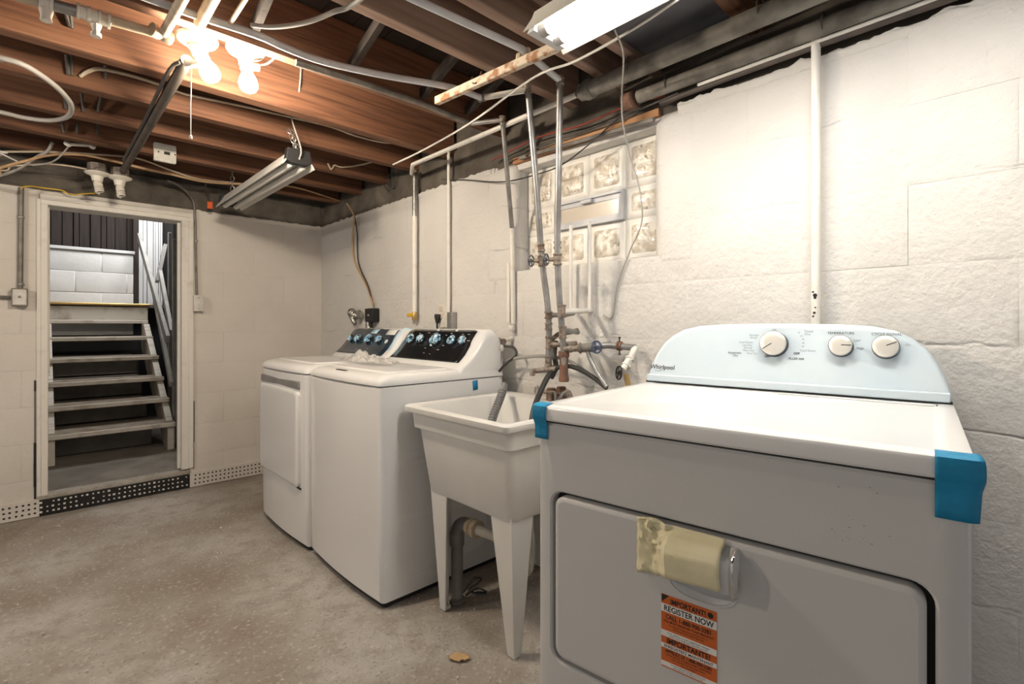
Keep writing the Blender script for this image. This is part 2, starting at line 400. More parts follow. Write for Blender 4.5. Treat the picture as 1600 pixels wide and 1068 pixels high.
# crumbling plaster lip along the tops of both walls
for (ya, yb) in ((YB, .89), (1.90, D)):
    nn = int((yb - ya) / .012)
    MB().grid(lambda u, v: Vector((W + .0045 - .008 * v - .003 * v * noise.noise(Vector((u * 60, v * 2, ya))), ya + (yb - ya) * u, ZT - .03 + (.03 + .012 * noise.noise(Vector((u * (yb - ya) * 22, 3, ya))) + .006 * noise.noise(Vector((u * (yb - ya) * 90, 7, ya)))) * v)), nn, 3).build('plaster_lip', 'wall_paint_right', wr, solid=.006)
MB().grid(lambda u, v: Vector((DX1 + .03 + (W - DX1 - .03) * u, D + .0045 - .008 * v - .002 * v * noise.noise(Vector((u * 40, v * 2, 4))), ZT - .03 + (.03 + .010 * noise.noise(Vector((u * 20, 3, 9))) + .005 * noise.noise(Vector((u * 80, 7, 2)))) * v)), 80, 3).build('plaster_lip', 'wall_paint_far', wf, solid=.005)
# ---- sill beams on top of the walls
sb = MB()
sb.grid(lambda u, v: Vector((W + 0.02 - 0.012 * noise.noise(Vector((u * 40, v * 3, 1))), YB + (D - YB) * u, ZT - 0.012 + 0.19 * v)), 90, 6)
sb.bx(W + 0.04, W + 0.26, YB, D, ZT - 0.01, ZT + 0.36)
sb = sb.build('trim_1', 'sill_stone'); tag(sb, 'grey stone sill band on top of the right wall', 'sill', kind='structure')
sb = MB()
sb.grid(lambda u, v: Vector((-2.2 + (W + 2.2) * u, D + 0.015 - 0.014 * noise.noise(Vector((u * 40, v * 3, 5))), ZT - 0.012 + 0.19 * v)), 70, 6)
sb.bx(-2.2, W + 0.2, D + 0.035, D + 0.2, ZT - 0.01, ZT + 0.36)
sb = sb.build('trim_2', 'sill_stone'); tag(sb, 'grey stone sill band above the doorway wall', 'sill', kind='structure')

# ---- ceiling: subfloor boards and joists
ZJ, ZS = 2.03, 2.24
ce = thing('ceiling', 'open timber ceiling of joists under dark subfloor boards', 'ceiling', (0, 1.3, ZJ), kind='structure')
x = -2.2
while x < W + 0.25:
    w_ = 0.135 + random.uniform(-0.012, 0.012)
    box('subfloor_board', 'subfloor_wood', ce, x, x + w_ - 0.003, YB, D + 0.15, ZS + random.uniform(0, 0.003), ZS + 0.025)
    x += w_
JO = [(3.70, 0.05, 'joist_wood'), (3.32, 0.055, 'joist_wood'), (2.955, 0.055, 'joist_wood'), (2.585, 0.055, 'joist_wood'), (2.235, 0.065, 'joist_wood'),
      (1.80, 0.05, 'joist_wood'), (1.355, 0.046, 'joist_wood_grey_lit'), (1.112, 0.042, 'joist_wood_grey_lit'), (0.962, 0.042, 'joist_wood_grey_lit'),
      (0.60, 0.05, 'joist_wood'), (0.20, 0.05, 'joist_wood_grey_lit'), (-0.2, 0.05, 'joist_wood_grey_lit'), (-0.6, 0.05, 'joist_wood_grey_lit'), (-1.0, 0.05, 'joist_wood_grey_lit')]
for (y, t, m) in JO:
    dz = random.uniform(-0.004, 0.004)
    j = MB(); nseg = 14; loops = []
    for i in range(nseg + 1):
        xx = -2.2 + (W + 0.02 + 2.2) * i / nseg; wv = 0.003 * noise.noise(Vector((xx * 1.3, y * 7, 0)))
        loops.append([(xx, y + wv, ZJ + dz + wv), (xx, y + t + wv, ZJ + dz + wv), (xx, y + t, ZS), (xx, y, ZS)])
    j.loft(loops); j.build('joist', m, ce, bevel=0.004)
# cross bridging struts between the joists
for (x, ya, yb) in ((0.52, 1.41, 1.80), (0.86, 1.41, 1.80), (1.18, 1.41, 1.80), (1.42, 1.41, 1.80)):
    MB().bar((x, ya, 2.20), (x, yb, 2.07), 0.022, 0.04).build('bridging_strut', 'dark_wood', ce)
# sheet-metal panning between two joists
pan = MB().bx(0.75, W - 0.10, 0.655, 0.958, 2.05, 2.06).build('duct_panning', 'sheet_metal', ce)
tag(pan, 'grey sheet metal panel between joists')

# ---- doorway frame
dr = thing('door_1', 'cream painted door frame around the stair opening', 'door frame', (0.39, D, 0), kind='structure')
for (x0, x1, y0, y1, z0, z1) in ((DX0 - 0.004, DX0 + 0.028, D - 0.012, D + 0.15, 0.105, DZ1 - 0.045), (DX1 - 0.046, DX1 - 0.006, D - 0.012, D + 0.15, 0.125, DZ1 - 0.045)):
    box('jamb', 'frame_paint', dr, x0, x1, y0, y1, z0, z1, bevel=0.004)
box('door_stop', 'frame_paint', dr, DX1 - 0.060, DX1 - 0.044, D + 0.045, D + 0.075, 0.125, DZ1 - 0.05, bevel=0.003)
box('door_stop', 'frame_paint', dr, DX0 + 0.026, DX0 + 0.036, D + 0.045, D + 0.075, 0.8, DZ1 - 0.05, bevel=0.003)
box('head', 'frame_paint', dr, DX0 - 0.004, DX1 - 0.006, D - 0.012, D + 0.15, DZ1 - 0.047, DZ1 - 0.008, bevel=0.004)
box('head_casing', 'frame_paint', dr, DX0 - 0.008, DX1 + 0.02, D - 0.02, D + 0.02, DZ1 - 0.02, DZ1 + 0.012, bevel=0.004)
box('side_casing', 'frame_paint', dr, DX1 - 0.008, DX1 + 0.022, D - 0.018, D + 0.02, 0.13, DZ1 - 0.018, bevel=0.004)
box('side_casing', 'frame_paint', dr, DX0 - 0.022, DX0 - 0.002, D - 0.014, D + 0.02, 0.11, DZ1 - 0.018, bevel=0.004)
MB().tube([(0.79, D - 0.006, 1.50), (0.786, D - 0.02, 1.49), (0.786, D - 0.02, 1.46), (0.79, D - 0.006, 1.45)], 0.003, 6).build('latch_staple', 'iron_dark', dr)

for (x0, x1, zz) in ((DX0 - .034, DX0 - .022, (.10, .17, .30, .42, .60, .72, .78)), (DX1 + .020, DX1 + .030, (.12, .16, .24, .30, .42, .58))):
    g_ = MB()
    for a, b in zip(zz, zz[1:]):
        w_ = random.uniform(.2, 1.0); g_.bx(x0 + (x1 - x0) * (1 - w_) / 2, x1 - (x1 - x0) * (1 - w_) / 2, D - .006, D + .01, a, b + .002)
    g_.build('rotted_gap', 'gap_black', dr)
# ---- dimple membrane along the foot of the far wall
ba = thing('baseboard_far', 'dimpled drainage membrane strip along the foot of the far wall', 'baseboard', (0.2, D - 0.02, 0), kind='structure')
MB().bx(-2.0, DX0 - 0.01, D - 0.016, D + 0.004, 0, 0.095).build('painted_strip', 'wall_paint_far', ba)
MB().bx(DX1 + 0.0, W - 0.02, D - 0.016, D + 0.004, 0, 0.095).build('painted_strip', 'wall_paint_far', ba)
MB().bx(DX0 - 0.01, DX1, D - 0.016, D + 0.004, 0, 0.088).build('bare_strip', 'membrane_black', ba)
hl = MB(); st = MB()
for r in range(3):
    x = -0.9
    while x < W - 0.05:
        z = 0.022 + 0.027 * r; xx = x + random.uniform(-.002, .002)
        if DX0 - 0.012 < x < DX1 - 0.01:
            if random.random() < 0.85:
                k = random.uniform(0.0036, 0.0062)
                st.bx(xx - k, xx + k, D - 0.023, D - 0.015, z - k * .8, z + k * .8)
        elif x < DX0 - 0.02 or x > DX1 + 0.01: hl.lathe([(0.0062, 0), (0.0055, 0.002)], (xx, D - 0.0155, z), (0, -1, 0), 6)
        x += 0.0255
tag(hl.build('dimple_holes', 'gap_black', ba), kind='stuff'); tag(st.build('dimple_studs', 'frame_paint', ba), kind='stuff')

# ---- stairwell behind the doorway
sf = MB().bx(-0.3, 1.2, D + 0.004, 6.6, -0.05, DZ0)
sf = sf.build('floor_stairwell', 'old_concrete'); tag(sf, 'raised concrete floor at the foot of the stairs', 'floor', kind='structure')
th = MB().bx(DX0 - 0.02, DX1 + 0.005, D - 0.014, D + 0.06, 0.086, DZ0 + 0.004).build('trim_3', 'concrete', bevel=0.01)
tag(th, 'worn concrete threshold under the doorway', 'threshold', kind='structure')
ws = MB().bx(-0.32, -0.22, D + 0.2, 6.8, 0, 2.85).build('wall_stairwell_left', 'old_concrete'); tag(ws, 'dim side wall left of the stairs', 'wall', kind='structure')
ws = MB().bx(1.12, 1.22, D + 0.2, 6.8, 0, 2.85).build('wall_stairwell_right', 'dark_wood'); tag(ws, 'dark wooden side wall right of the stairs', 'wall', kind='structure')
ws = MB().bx(-0.32, 1.22, D + 0.2, 6.8, 2.8, 2.85).build('ceiling_stairwell', 'dark_wood'); tag(ws, 'dark ceiling above the stairs', 'ceiling', kind='structure')
ws = MB().bx(-0.32, 1.22, D + 0.15, D + 0.2, ZT + 0.2, 2.85).build('wall_stairwell_front', 'dark_wood'); tag(ws, 'hidden wall above the doorway inside the stairwell', 'wall', kind='structure')
wb = thing('wall_stairwell_back', 'dark board wall with a white block half wall at the stair top', 'wall', (0.4, 6.75, 0), kind='structure')
x = -0.25
while x < 0.71:
    w_ = random.choice((0.045, 0.07, 0.085, 0.1))
    box('dark_board', 'dark_wood', wb, x, x + w_ - 0.006, 6.70 + random.uniform(-.012, .012), 6.74, 1.3, 2.8, bevel=0.002)
    x += w_
box('dark_post', 'dark_wood', wb, 0.735, 0.775, 6.55, 6.62, 1.3, 2.8)
for (x0, x1, dy) in ((0.782, 0.818, 0), (0.822, 0.852, .006), (0.857, 0.905, 0), (0.909, 0.924, -.01), (0.928, 0.952, 0), (0.956, 0.968, -.006), (0.971, 0.99, 0)):
    box('white_board', 'board_white', wb, x0, x1, 6.56 + dy, 6.60, 1.3, 2.8, bevel=0.002)
box('backing', 'gap_black', wb, -0.3, 1.12, 6.745, 6.78, 0, 2.8)
hw = thing('wall_stairwell_half', 'white painted block half wall at the top of the stairs', 'wall', (0.25, 6.45, 1.0), kind='structure')
block_wall(hw, -0.25, 0.725, 1.012, 1.828, 4, 0.40, 'y', 6.45, [], 'block_white', 0.009, 0.005, 0.0015, 0.002, shift=0.28)
box('mortar_core', 'block_white', hw, -0.25, 0.722, 6.456, 6.55, 1.0, 1.826)
box('cap_board', 'board_white', hw, -0.25, 0.735, 6.43, 6.56, 1.828, 1.858, bevel=0.004)
# old concrete steps under the wooden ones
oc = MB()
for k in range(4):
    y0 = 5.05 + 0.27 * k
    oc.bx(0.10 + .0, 0.69, y0, 6.45, DZ0 + 0.18 * k if k == 0 else 0.14 + 0.17 * k, 0.30 + 0.17 * k)
oc = oc.build('floor_old_steps', 'old_concrete', bevel=0.01); tag(oc, 'old concrete steps showing between the wooden treads', 'steps', kind='structure')

stp = thing('staircase', 'open wooden staircase with worn white treads behind the doorway', 'staircase', (0.42, 4.75, DZ0))
TR = [(4.714, 0.331), (4.978, 0.496), (5.215, 0.654), (5.468, 0.825), (5.776, 0.993), (6.065, 1.147)]
for (y, z) in TR:
    t = MB().bx(0.035, 0.80, y, y + 0.27, z - 0.034, z).build('tread', 'stair_paint', stp, bevel=0.006)
    box('worn_top', 'tread_wear', t, 0.045, 0.79, y + 0.02, y + 0.262, z - 0.001, z + 0.002)
for (x0, x1) in ((0.045, 0.092), (0.750, 0.795)):
    s_ = MB()
    P = [(4.75, DZ0), (4.90, DZ0), (6.12, 0.88), (6.12, 1.11), (5.98, 1.11), (4.75, 0.29)]
    s_.loft([[(x, y, z) for (y, z) in P] for x in (x0, x1)]); s_.build('stringer', 'stair_paint', stp)
box('landing_riser', 'stair_paint', stp, 0.035, 0.80, 6.10, 6.125, 1.147, 1.285, bevel=0.002)
box('landing', 'tread_wear', stp, 0.035, 1.10, 6.10, 6.44, 1.272, 1.30)
pipe('landing_edge_strip', 'brass', stp, [(0.03, 6.092, 1.297), (0.815, 6.092, 1.297)], 0.013)
rl = thing('stair_railing', 'grey painted plank railing leaning along the right of the stairs', 'railing', (0.84, 4.9, DZ0))
def plank(name, p0, y0, p1, y1, w, m='rail_grey', t=0.03):
    return MB().bar(ony(*p0, y0), ony(*p1, y1), w, t, up=(1, 0, 0)).build(name, m, rl, bevel=0.003)
plank('rail', (217, 369), 6.35, (262, 530), 4.95, 0.075)
plank('brace', (258, 383), 6.0, (246, 440), 5.9, 0.075)
plank('rail', (249, 418), 6.0, (268, 520), 5.0, 0.06)
plank('rail', (240, 455), 6.05, (268, 600), 4.85, 0.05)
box('post', 'rail_grey', rl, 0.806, 0.842, 4.86, 4.92, DZ0, 1.80, bevel=0.004)
box('post', 'rail_grey', rl, 0.875, 0.90, 5.5, 5.55, DZ0, 1.95, bevel=0.004)

# ---- glass block window
wn = thing('window_1', 'glass block basement window with a small hopper vent', 'window', (W + 0.08, 1.36, 1.37), kind='structure')
XG = W + 0.08
ys = [1.725, 1.537, 1.350, 1.163, 0.976]; zs = [1.36, 1.528, 1.655, 1.842]
box('grout_bed', 'grout', wn, XG + 0.004, XG + 0.09, 0.97, 1.735, 1.35, 1.85)
for r in range(3):
    for c in range(4):
        if r == 1 and c in (1, 2): continue
        y1, y0, z0, z1 = ys[c] - .003, ys[c + 1] + .003, zs[r] + .003, zs[r + 1] - .003
        L = lambda i, d: [(XG + d, a, b) for a, b in rrect(y0 + i, y1 - i, z0 + i, z1 - i, 0.008, 3)]
        g = MB().loft([L(0, 0.05), L(0, 0.004), L(0.004, 0), L(0.026, 0)], False, True).build('glass_block', 'glass_block_rim', wn)
        L2 = lambda i, d: [(XG + d, a, b) for a, b in rrect(y0 + .024 + i, y1 - .024 - i, z0 + .022 + i, z1 - .022 - i, 0.012, 3)]
        f = MB().loft([L2(0, 0.002), L2(0.004, -0.003), L2(0.02, -0.006)], False, True).build('glass_face', 'glass_block_face', g)
vy0, vy1, vz0, vz1 = ys[3], ys[1], zs[1] + .002, zs[2] - .002
v = MB()
L = lambda i, d: [(XG + d, a, b) for a, b in rrect(vy0 + i, vy1 - i, vz0 + i, vz1 - i, 0.004, 2)]
v.loft([L(0, 0.03), L(0, -0.018), L(0.010, -0.018), L(0.012, -0.006), L(0.03, -0.006), L(0.032, 0.006)], False, False)
vt = v.build('vent', 'vent_frame', wn)
MB().bx(XG - 0.002, XG + 0.003, vy0 + .02, vy1 - .02, vz0 + .02, vz1 - .02).build('vent_pane', 'vent_glass', vt)
MB().bx(XG - 0.024, XG - 0.004, (vy0 + vy1) / 2 - .03, (vy0 + vy1) / 2 + .03, vz1 - .028, vz1 - .012).build('vent_catch', 'vent_frame', vt, bevel=0.003)
box('header_ledge', 'wall_paint_right', wn, W + 0.02, XG + 0.03, 0.97, 1.75, 1.842, 1.872, bevel=0.004)
box('header_strip', 'orange_wood', wn, W + 0.004, XG + 0.03, 0.97, 1.75, 1.873, 1.90)

# ================================================================== APPLIANCES
# ---- the dryer in the foreground (own frame: x into the machine, y to its left seen from the front, z up)
DY = math.radians(7.27); c7, s7 = math.cos(DY), math.sin(DY)
def dry_world(lx, ly, z=0.0):
    xp, yp = lx + 0.929, ly + 0.3145
    return Vector((xp * c7 - yp * s7, xp * s7 + yp * c7, z))
dry = thing('dryer', 'large white front-loading dryer in the foreground with a pale blue control panel', 'dryer', dry_world(0, 0), DY)
RY = lambda lx, y0, y1, z0, z1, r, n=4: [(lx, a, b) for a, b in rrect(y0, y1, z0, z1, r, n)]
def rz(z, x0, x1, y0, y1, r, n=4): return [(a, b, z) for a, b in rrect(x0, x1, y0, y1, r, n)]
cab = MB()
cab.loft([RY(0.035, -.330, .330, .352, .729, .03, 6), RY(0.004, -.330, .330, .352, .729, .03, 6), RY(0.0, -.334, .334, .348, .733, .034, 6), RY(0.0, -.356, .356, .032, .874, .006, 6),
          RY(0.004, -.364, .364, .027, .8785, .012, 6), RY(0.016, -.3685, .3685, .025, .8800, .012, 6), RY(0.675, -.3685, .3685, .025, .880, .012, 6)], False, True)
MB().bx(0.026, 0.034, -.334, .334, .348, .733).build('door_gap_shade', 'gap_black', dry, False)  # black plate that paints the shade inside the door gap
cab.build('cabinet', 'enamel_front_shaded', dry, False, ang=35)
for ly in (-.32, .32):
    for lx in (.05, .62):
        MB().lathe([(0.02, 0), (0.02, 0.015), (0.012, 0.018), (0.012, 0.03)], (lx, ly, 0), (0, 0, 1), 10).build('foot', 'gap_black', dry, False)
MB().bx(0.008, 0.66, -.36, .36, .878, .8845).build('gap_seal', 'gap_black', dry, False)
top = MB()
top.loft([rz(.8845, -.006, .680, -.3715, .3715, .012), rz(.889, -.010, .680, -.373, .373, .016), rz(.910, -.010, .680, -.373, .373, .016), rz(.9155, -.0075, .680, -.3715, .3715, .014),
          rz(.9182, -.001, .674, -.366, .366, .014), rz(.9185, .03, .665, -.345, .345, .014), rz(.9165, .04, .66, -.335, .335, .014)])
top.build('worktop', 'enamel', dry, False, ang=32)
MB().bx(.545, .568, -.34, -.02, .9168, .9195).build('lint_lid', 'enamel', dry, False, bevel=0.001)
MB().bx(.545, .5655, -.3425, -.3405, .9165, .9197).build('lint_lid_gap', 'gap_black', dry, False)
dd_ = MB()
dd_.loft([RY(0.024, -.3205, .3205, .3615, .7195, .024, 6), RY(0.003, -.3205, .3205, .3615, .7195, .024, 6), RY(-.001, -.3175, .3175, .3645, .7165, .022, 6), RY(-.0025, -.311, .311, .371, .710, .018, 6)], False, False)
def door_front(u, v):
    y, z = -.311 + .622 * u, .371 + .339 * v
    cy_, cz_ = max(-.293, min(.293, y)), max(.389, min(.692, z)); dv_ = Vector((y - cy_, z - cz_))
    if dv_.length > .018: dv_ = dv_.normalized() * .018; y, z = cy_ + dv_.x, cz_ + dv_.y
    e = ((y + .003) / .066) ** 2 + ((z - .642) / .046) ** 2
    return Vector((-.0025 + .020 * max(0.0, 1 - e) ** .6, y, z))
dd_.grid(door_front, 124, 68)
door = dd_.build('door', 'enamel_front_shaded', dry, False, ang=50)
# scooped pull handle: a protruding lip with a hollow under it
hd = MB()
hp = [(0.0, .712), (-.018, .706), (-.034, .696), (-.040, .684), (-.039, .668), (-.034, .640), (-.029, .640), (-.026, .664), (-.012, .672), (0.0, .674)]
ylist = [(-.070, .45), (-.068, .8), (-.060, 1.0), (-.02, 1.0), (.03, 1.0), (.052, 1.0), (.060, .8), (.063, .45)]
hd.loft([[(min(-.0026, -.0026 + x * k), y, .668 + (z - .668) * (0.8 + 0.2 * k)) for (x, z) in hp] for (y, k) in ylist])
hd.build('handle', 'enamel_front_shaded', door, False, ang=60)
MB().tube([(-.036, -.0665, .640), (-.041, -.0665, .672), (-.036, -.0665, .698), (-.018, -.067, .709)], .0028, 8, 4).build('handle_trim', 'chrome', door, False)
MB().tube([(-.0024, .060, .622), (-.003, .048, .606), (-.0032, .02, .5955), (-.0032, -.026, .5955), (-.003, -.054, .606), (-.0024, -.066, .622)], .0022, 8, 5).build('scoop_rim', 'enamel_front_shaded', door, False)
# masking tape over the handle, crumpled at its left end
def tape_fn(u, v):
    y = .120 - .168 * u
    path = [(-.0045, .722), (-.008, .716), (-.024, .7125), (-.039, .702), (-.0465, .688), (-.0465, .670), (-.0425, .644)]
    t = v * (len(path) - 1); i = min(int(t), len(path) - 2); f = t - i
    x = path[i][0] * (1 - f) + path[i + 1][0] * f; z = path[i][1] * (1 - f) + path[i + 1][1] * f
    k = max(0.0, min(1.0, (u - 0.26) / 0.16))
    x = -.006 + (x + .006) * k; z += (1 - k) * (-.02 * v)
    n = noise.noise(Vector((u * 9, v * 5, 3))) * (.0015 + .004 * (1 - k)) + abs(noise.noise(Vector((u * 13 + v * 4, v * 7, 8)))) * (.022 * (1 - k) * math.sin(min(1, u / .26) * 2.2) + .0012) + .007 * math.exp(-((u - .30 + .12 * (v - .5)) / .035) ** 2) + .004 * math.exp(-((v - .30 - .1 * u) / .06) ** 2) * (u > .3)
    return Vector((x - abs(n), y + .003 * noise.noise(Vector((v * 6, u * 2, 1))), z - .010 * (1 - u) * v + .006 * (1 - k) * math.sin(v * 6 + u * 8)))
tp = MB().grid(tape_fn, 26, 18).build('masking_tape', 'tape_beige', dry, False, solid=0.0008, ang=30); tp['label'] = 'beige masking tape stuck over the door handle'
# orange registration sticker
XT, YT = Vector((0, -1, 0)), Vector((0, 0, 1))
sy0, sy1, sz0, sz1 = -.031, .072, .448, .586
stk = MB().bx(-.0034, -.0024, sy0, sy1, sz0, sz1).build('sticker', 'sticker_orange', dry, False); stk['label'] = 'orange and white registration sticker on the door'
bands = [(.5535, .5685), (.507, .5185), (.485, .4935), (.4505, .4595)]
bm_ = MB()
for (a, b) in bands: bm_.bx(-.0038, -.0033, sy0, sy1, a, b)
bm_.build('white_band', 'print_white', stk, False)
lt = MB()
def stx(body, z, size, y=None, bold=0.0, w=None):
    yc = (sy0 + sy1) / 2 if y is None else y
    text_mb(lt, body, XT, YT, (-.0040, yc, z), size, 'CENTER', bold, 1.0 if w is None else w)
stx('IMPORTANT!', .5715, .0140, y=.021, bold=.02, w=.80)
stx('REGISTER NOW', .5560, .0150, bold=.02, w=.86)
stx('CALL 1-888-900-3381', .5415, .0118, bold=.015, w=.80)
stx('YOU MUST REGISTER YOUR PRODUCT', .5345, .0058, bold=.01, w=.93)
stx('to receive important product notices', .5290, .0048); stx('and recall information by mail', .5240, .0048)
stx('If the address on your registration changes', .5135, .0045); stx('notify us to keep your records current', .5090, .0045)
stx('IMPORTANTE!', .4955, .0142, bold=.02, w=.9)
stx('ENREGISTREZ MAINTENANT', .4868, .0076, bold=.015, w=.93)
stx('APPELEZ LE 1-888-900-3381', .4772, .0088, bold=.015, w=.84)
stx("VOUS DEVEZ ENREGISTRER L'APPAREIL", .4715, .0050, w=.98); stx('pour recevoir les avis importants', .4668, .0046); stx('sur ce produit', .4622, .0046)
stx('Si votre adresse change, avisez-nous', .4560, .0044); stx('pour garder vos dossiers à jour', .4520, .0044)
lt.add([(-.0040, sy1 - .001, .5855), (-.0040, sy1 - .015, .5855), (-.0040, sy1 - .001, .5715)], [(0, 1, 2)])
lt.lathe([(.0052, 0), (.005, .0003)], (-.0036, sy0 + .011, .5765), (-1, 0, 0), 14)
tag(lt.build('lettering', 'print_black', stk, False, sm=False), kind='stuff')
# blue tape at both front corners of the worktop
def corner_tape(y0, y1, z0, over, wrapdir):
    t = MB(); pr = [(-.0028, z0), (-.0030, .872), (-.0075, .882), (-.0128, .890), (-.0130, .908), (-.0112, .9165), (-.003, .9202), (over, .9212)]
    def fn(u, v):
        tt = v * (len(pr) - 1); i = min(int(tt), len(pr) - 2); f = tt - i
        x = pr[i][0] * (1 - f) + pr[i + 1][0] * f; z = pr[i][1] * (1 - f) + pr[i + 1][1] * f
        y = y0 + (y1 - y0) * u
        edge = max(0, (u - .72) / .28) if wrapdir < 0 else max(0, (.3 - u) / .3) * .4
        n = noise.noise(Vector((u * 5, v * 4, 2 + y0)))
        x2 = x - abs(n) * .0012 + edge * edge * .006
        return Vector((x2, y - edge * .006 * math.sin(v * 3.1) if wrapdir < 0 else y, z))
    t.grid(fn, 10, 21)
    return t.build('blue_tape', 'tape_blue', dry, False, solid=0.0007, ang=40)
corner_tape(.3745, .338, .842, .020, 1)['label'] = 'blue tape tab on the left corner'
corner_tape(-.329, -.376, .829, .014, -1)['label'] = 'blue tape tab on the right corner'
# scratches on the front
sk = MB()
for k in range(26):
    y = -.225 + random.gauss(0, .022); z = random.choice((.80, .775, .765, .845)) + random.gauss(0, .006)
    a = random.uniform(.0008, .0022); sk.add([(-.0006, y, z), (-.0006, y + a * 2, z + a * .4), (-.0006, y + a, z + a)], [(0, 1, 2)])
tag(sk.build('scuff_marks', 'print_grey', dry, False, sm=False), kind='stuff')

# control panel
half = [(.370, .924), (.3665, .945), (.358, .975), (.345, 1.008), (.325, 1.040), (.298, 1.066), (.262, 1.086), (.215, 1.097), (.15, 1.1015), (.05, 1.1035)]
prof = half + [(-a, b) for a, b in reversed(half)]
def cons_x(z): return .592 + (z - .924) * .22
def ploop(inset, dx):
    cz = 1.0
    return [(cons_x(cz + (b - cz) * (1 - inset / .09)) + dx, a * (1 - inset / .37), cz + (b - cz) * (1 - inset / .09)) for a, b in prof]
co = MB(); co.loft([ploop(.012, .0), ploop(.006, .0005), ploop(.002, .003), ploop(0, .008), [(.678, a, b) for a, b in prof]])
con = co.build('control_panel', 'console_blue', dry, False, ang=35)
MB().bx(.584, .600, -.366, .366, .9225, .9435).build('panel_base_strip', 'console_blue', con, False, bevel=0.003)
MB().bx(.588, .61, -.37, .37, .9188, .9226).build('panel_gap', 'gap_black', con, False)
CN = Vector((-1, 0, .22)).normalized(); CU = Vector((.22, 0, 1)).normalized()
def on_cons(ly, z, out=0.0): return Vector((cons_x(z), ly, z)) + CN * out
ct = MB(); cg = MB()
def ctx(mb, body, ly, z, size, al='CENTER', bold=0.0, w=1.0): text_mb(mb, body, XT, CU, on_cons(ly, z, .0008), size, al, bold, w)
ctx(ct, 'Whirlpool', .361, .9605, .0195, 'LEFT', .012, .98)
# swoosh around the l of the logo
sw = [on_cons(.330 - .016 * math.cos(t) * 0.9, .9625 + .0085 * math.sin(t) + .0035 * math.cos(t), .0008) for t in [math.radians(200 + 10 * k) for k in range(17)]]
for a, b in zip(sw, sw[1:]): ct.bar(a, b, .0008, .0004, up=CN)
ctx(cg, 'Off', .006, 1.0835, .0075); ctx(cg, 'Timed', -.078, 1.080, .0085); ctx(cg, 'Dry', -.076, 1.0725, .0085)
for k, (b, ly, z) in enumerate((('70', -.055, 1.077), ('60', -.062, 1.068), ('50', -.066, 1.059), ('40', -.067, 1.049), ('30', -.066, 1.040))): ctx(cg, b, ly, z, .006)
ctx(cg, 'Cool Down', -.078, 1.0285, .0078); ctx(ct, 'OFF', -.052, 1.0195, .0085, bold=.02); ctx(ct, 'FLUFF AIR', -.052, 1.0055, .0085)
ctx(ct, 'OFF', .020, 1.0095, .0085, bold=.02)
ctx(cg, 'Wrinkle', .058, 1.068, .0078); ctx(cg, 'Shield', .058, 1.061, .0078)
ctx(cg, 'Cool Down', .078, 1.0475, .0078); ctx(cg, 'Less Dry', .074, 1.0395, .0074); ctx(cg, 'Normal', .072, 1.032, .0074); ctx(cg, 'More Dry', .070, 1.0245, .0074)
ctx(ct, 'Automatic', .107, 1.0165, .0088); ctx(ct, 'Dry', .104, 1.0085, .0088); ctx(cg, 'Very Dry', .060, 1.0165, .0074)
ctx(ct, 'TEMPERATURE', -.151, 1.0755, .0090); ctx(ct, 'CYCLE SIGNAL', -.247, 1.074, .0092)
ctx(cg, 'Low', -.187, 1.058, .0085); ctx(cg, 'High', -.194, 1.038, .0085); ctx(cg, 'On', -.289, 1.049, .0085)
tag(ct.build('lettering', 'print_black', con, False, sm=False), kind='stuff'); tag(cg.build('lettering', 'print_grey', con, False, sm=False), kind='stuff')
for (ly, z, r, ang) in ((.004, 1.046, .034, 215), (-.153, 1.044, .0265, 0), (-.246, 1.044, .0275, 25)):
    o_ = on_cons(ly, z)
    kb = MB().lathe([(r * 1.05, 0), (r * 1.05, .003), (r * .99, .006), (r * .97, .018), (r * .93, .020)], o_, CN, 32, cap1=False).build('knob', 'knob_dark', dry, False)
    MB().lathe([(r * .98, .0165), (r * .97, .021), (r * .90, .0226), (r * .5, .0238), (.001, .0243)], o_, CN, 32, cap0=False).build('knob_cap', 'knob_face', kb, False)
    MB().torus(o_ + CN * .0185, CN, r * .985, .0012, 32, 6).build('chrome_ring', 'chrome', kb, False)
    a = math.radians(ang); dirv = XT * math.cos(a) + CU * math.sin(a)
    MB().bar(o_ + CN * .0240 + dirv * r * .08, o_ + CN * .0228 + dirv * r * .88, .0022, .0012, up=CN).build('pointer', 'print_black', kb, False)

# ---- the washer and the dryer beyond the sink
PROF = [(1.335, .893), (1.355, .915), (1.385, .937), (1.415, .963), (1.443, .998), (1.468, 1.035), (1.489, 1.062), (1.512, 1.077), (1.54, 1.081), (1.57, 1.070), (1.595, 1.03), (1.605, .95), (1.605, .863)]
def face_pt(s):
    """point on the sloped control face, s in 0..1 from its lower to its upper edge"""
    P = PROF[1:8]; t = s * (len(P) - 1); i = min(int(t), len(P) - 2); f = t - i
    p = Vector((P[i][0] * (1 - f) + P[i + 1][0] * f, 0, P[i][1] * (1 - f) + P[i + 1][1] * f))
    d = Vector((P[i + 1][0] - P[i][0], 0, P[i + 1][1] - P[i][1])).normalized()
    return p, Vector((-d.z, 0, d.x)), d
def bowed(z, xf, xb, y0, y1, bow, r, n=4):
    pts = []
    for a, b in rrect(xf, xb, y0, y1, r, n): pts.append((a, b, z))
    L = []
    for p in pts:
        L.append(Vector(p))
    # add points along the bowed front between the two front corners (index n*2+1 .. n*2+2 edge)
    out = []
    for i, p in enumerate(L):
        out.append(p)
        q = L[(i + 1) % len(L)]
        if abs(p.x - xf) < 1e-5 and abs(q.x - xf) < 1e-5 and abs(p.y - q.y) > 0.1:
            for k in range(1, 8):
                f = k / 8; m_ = p.lerp(q, f); m_.x -= bow * 4 * f * (1 - f); out.append(m_)
    return out
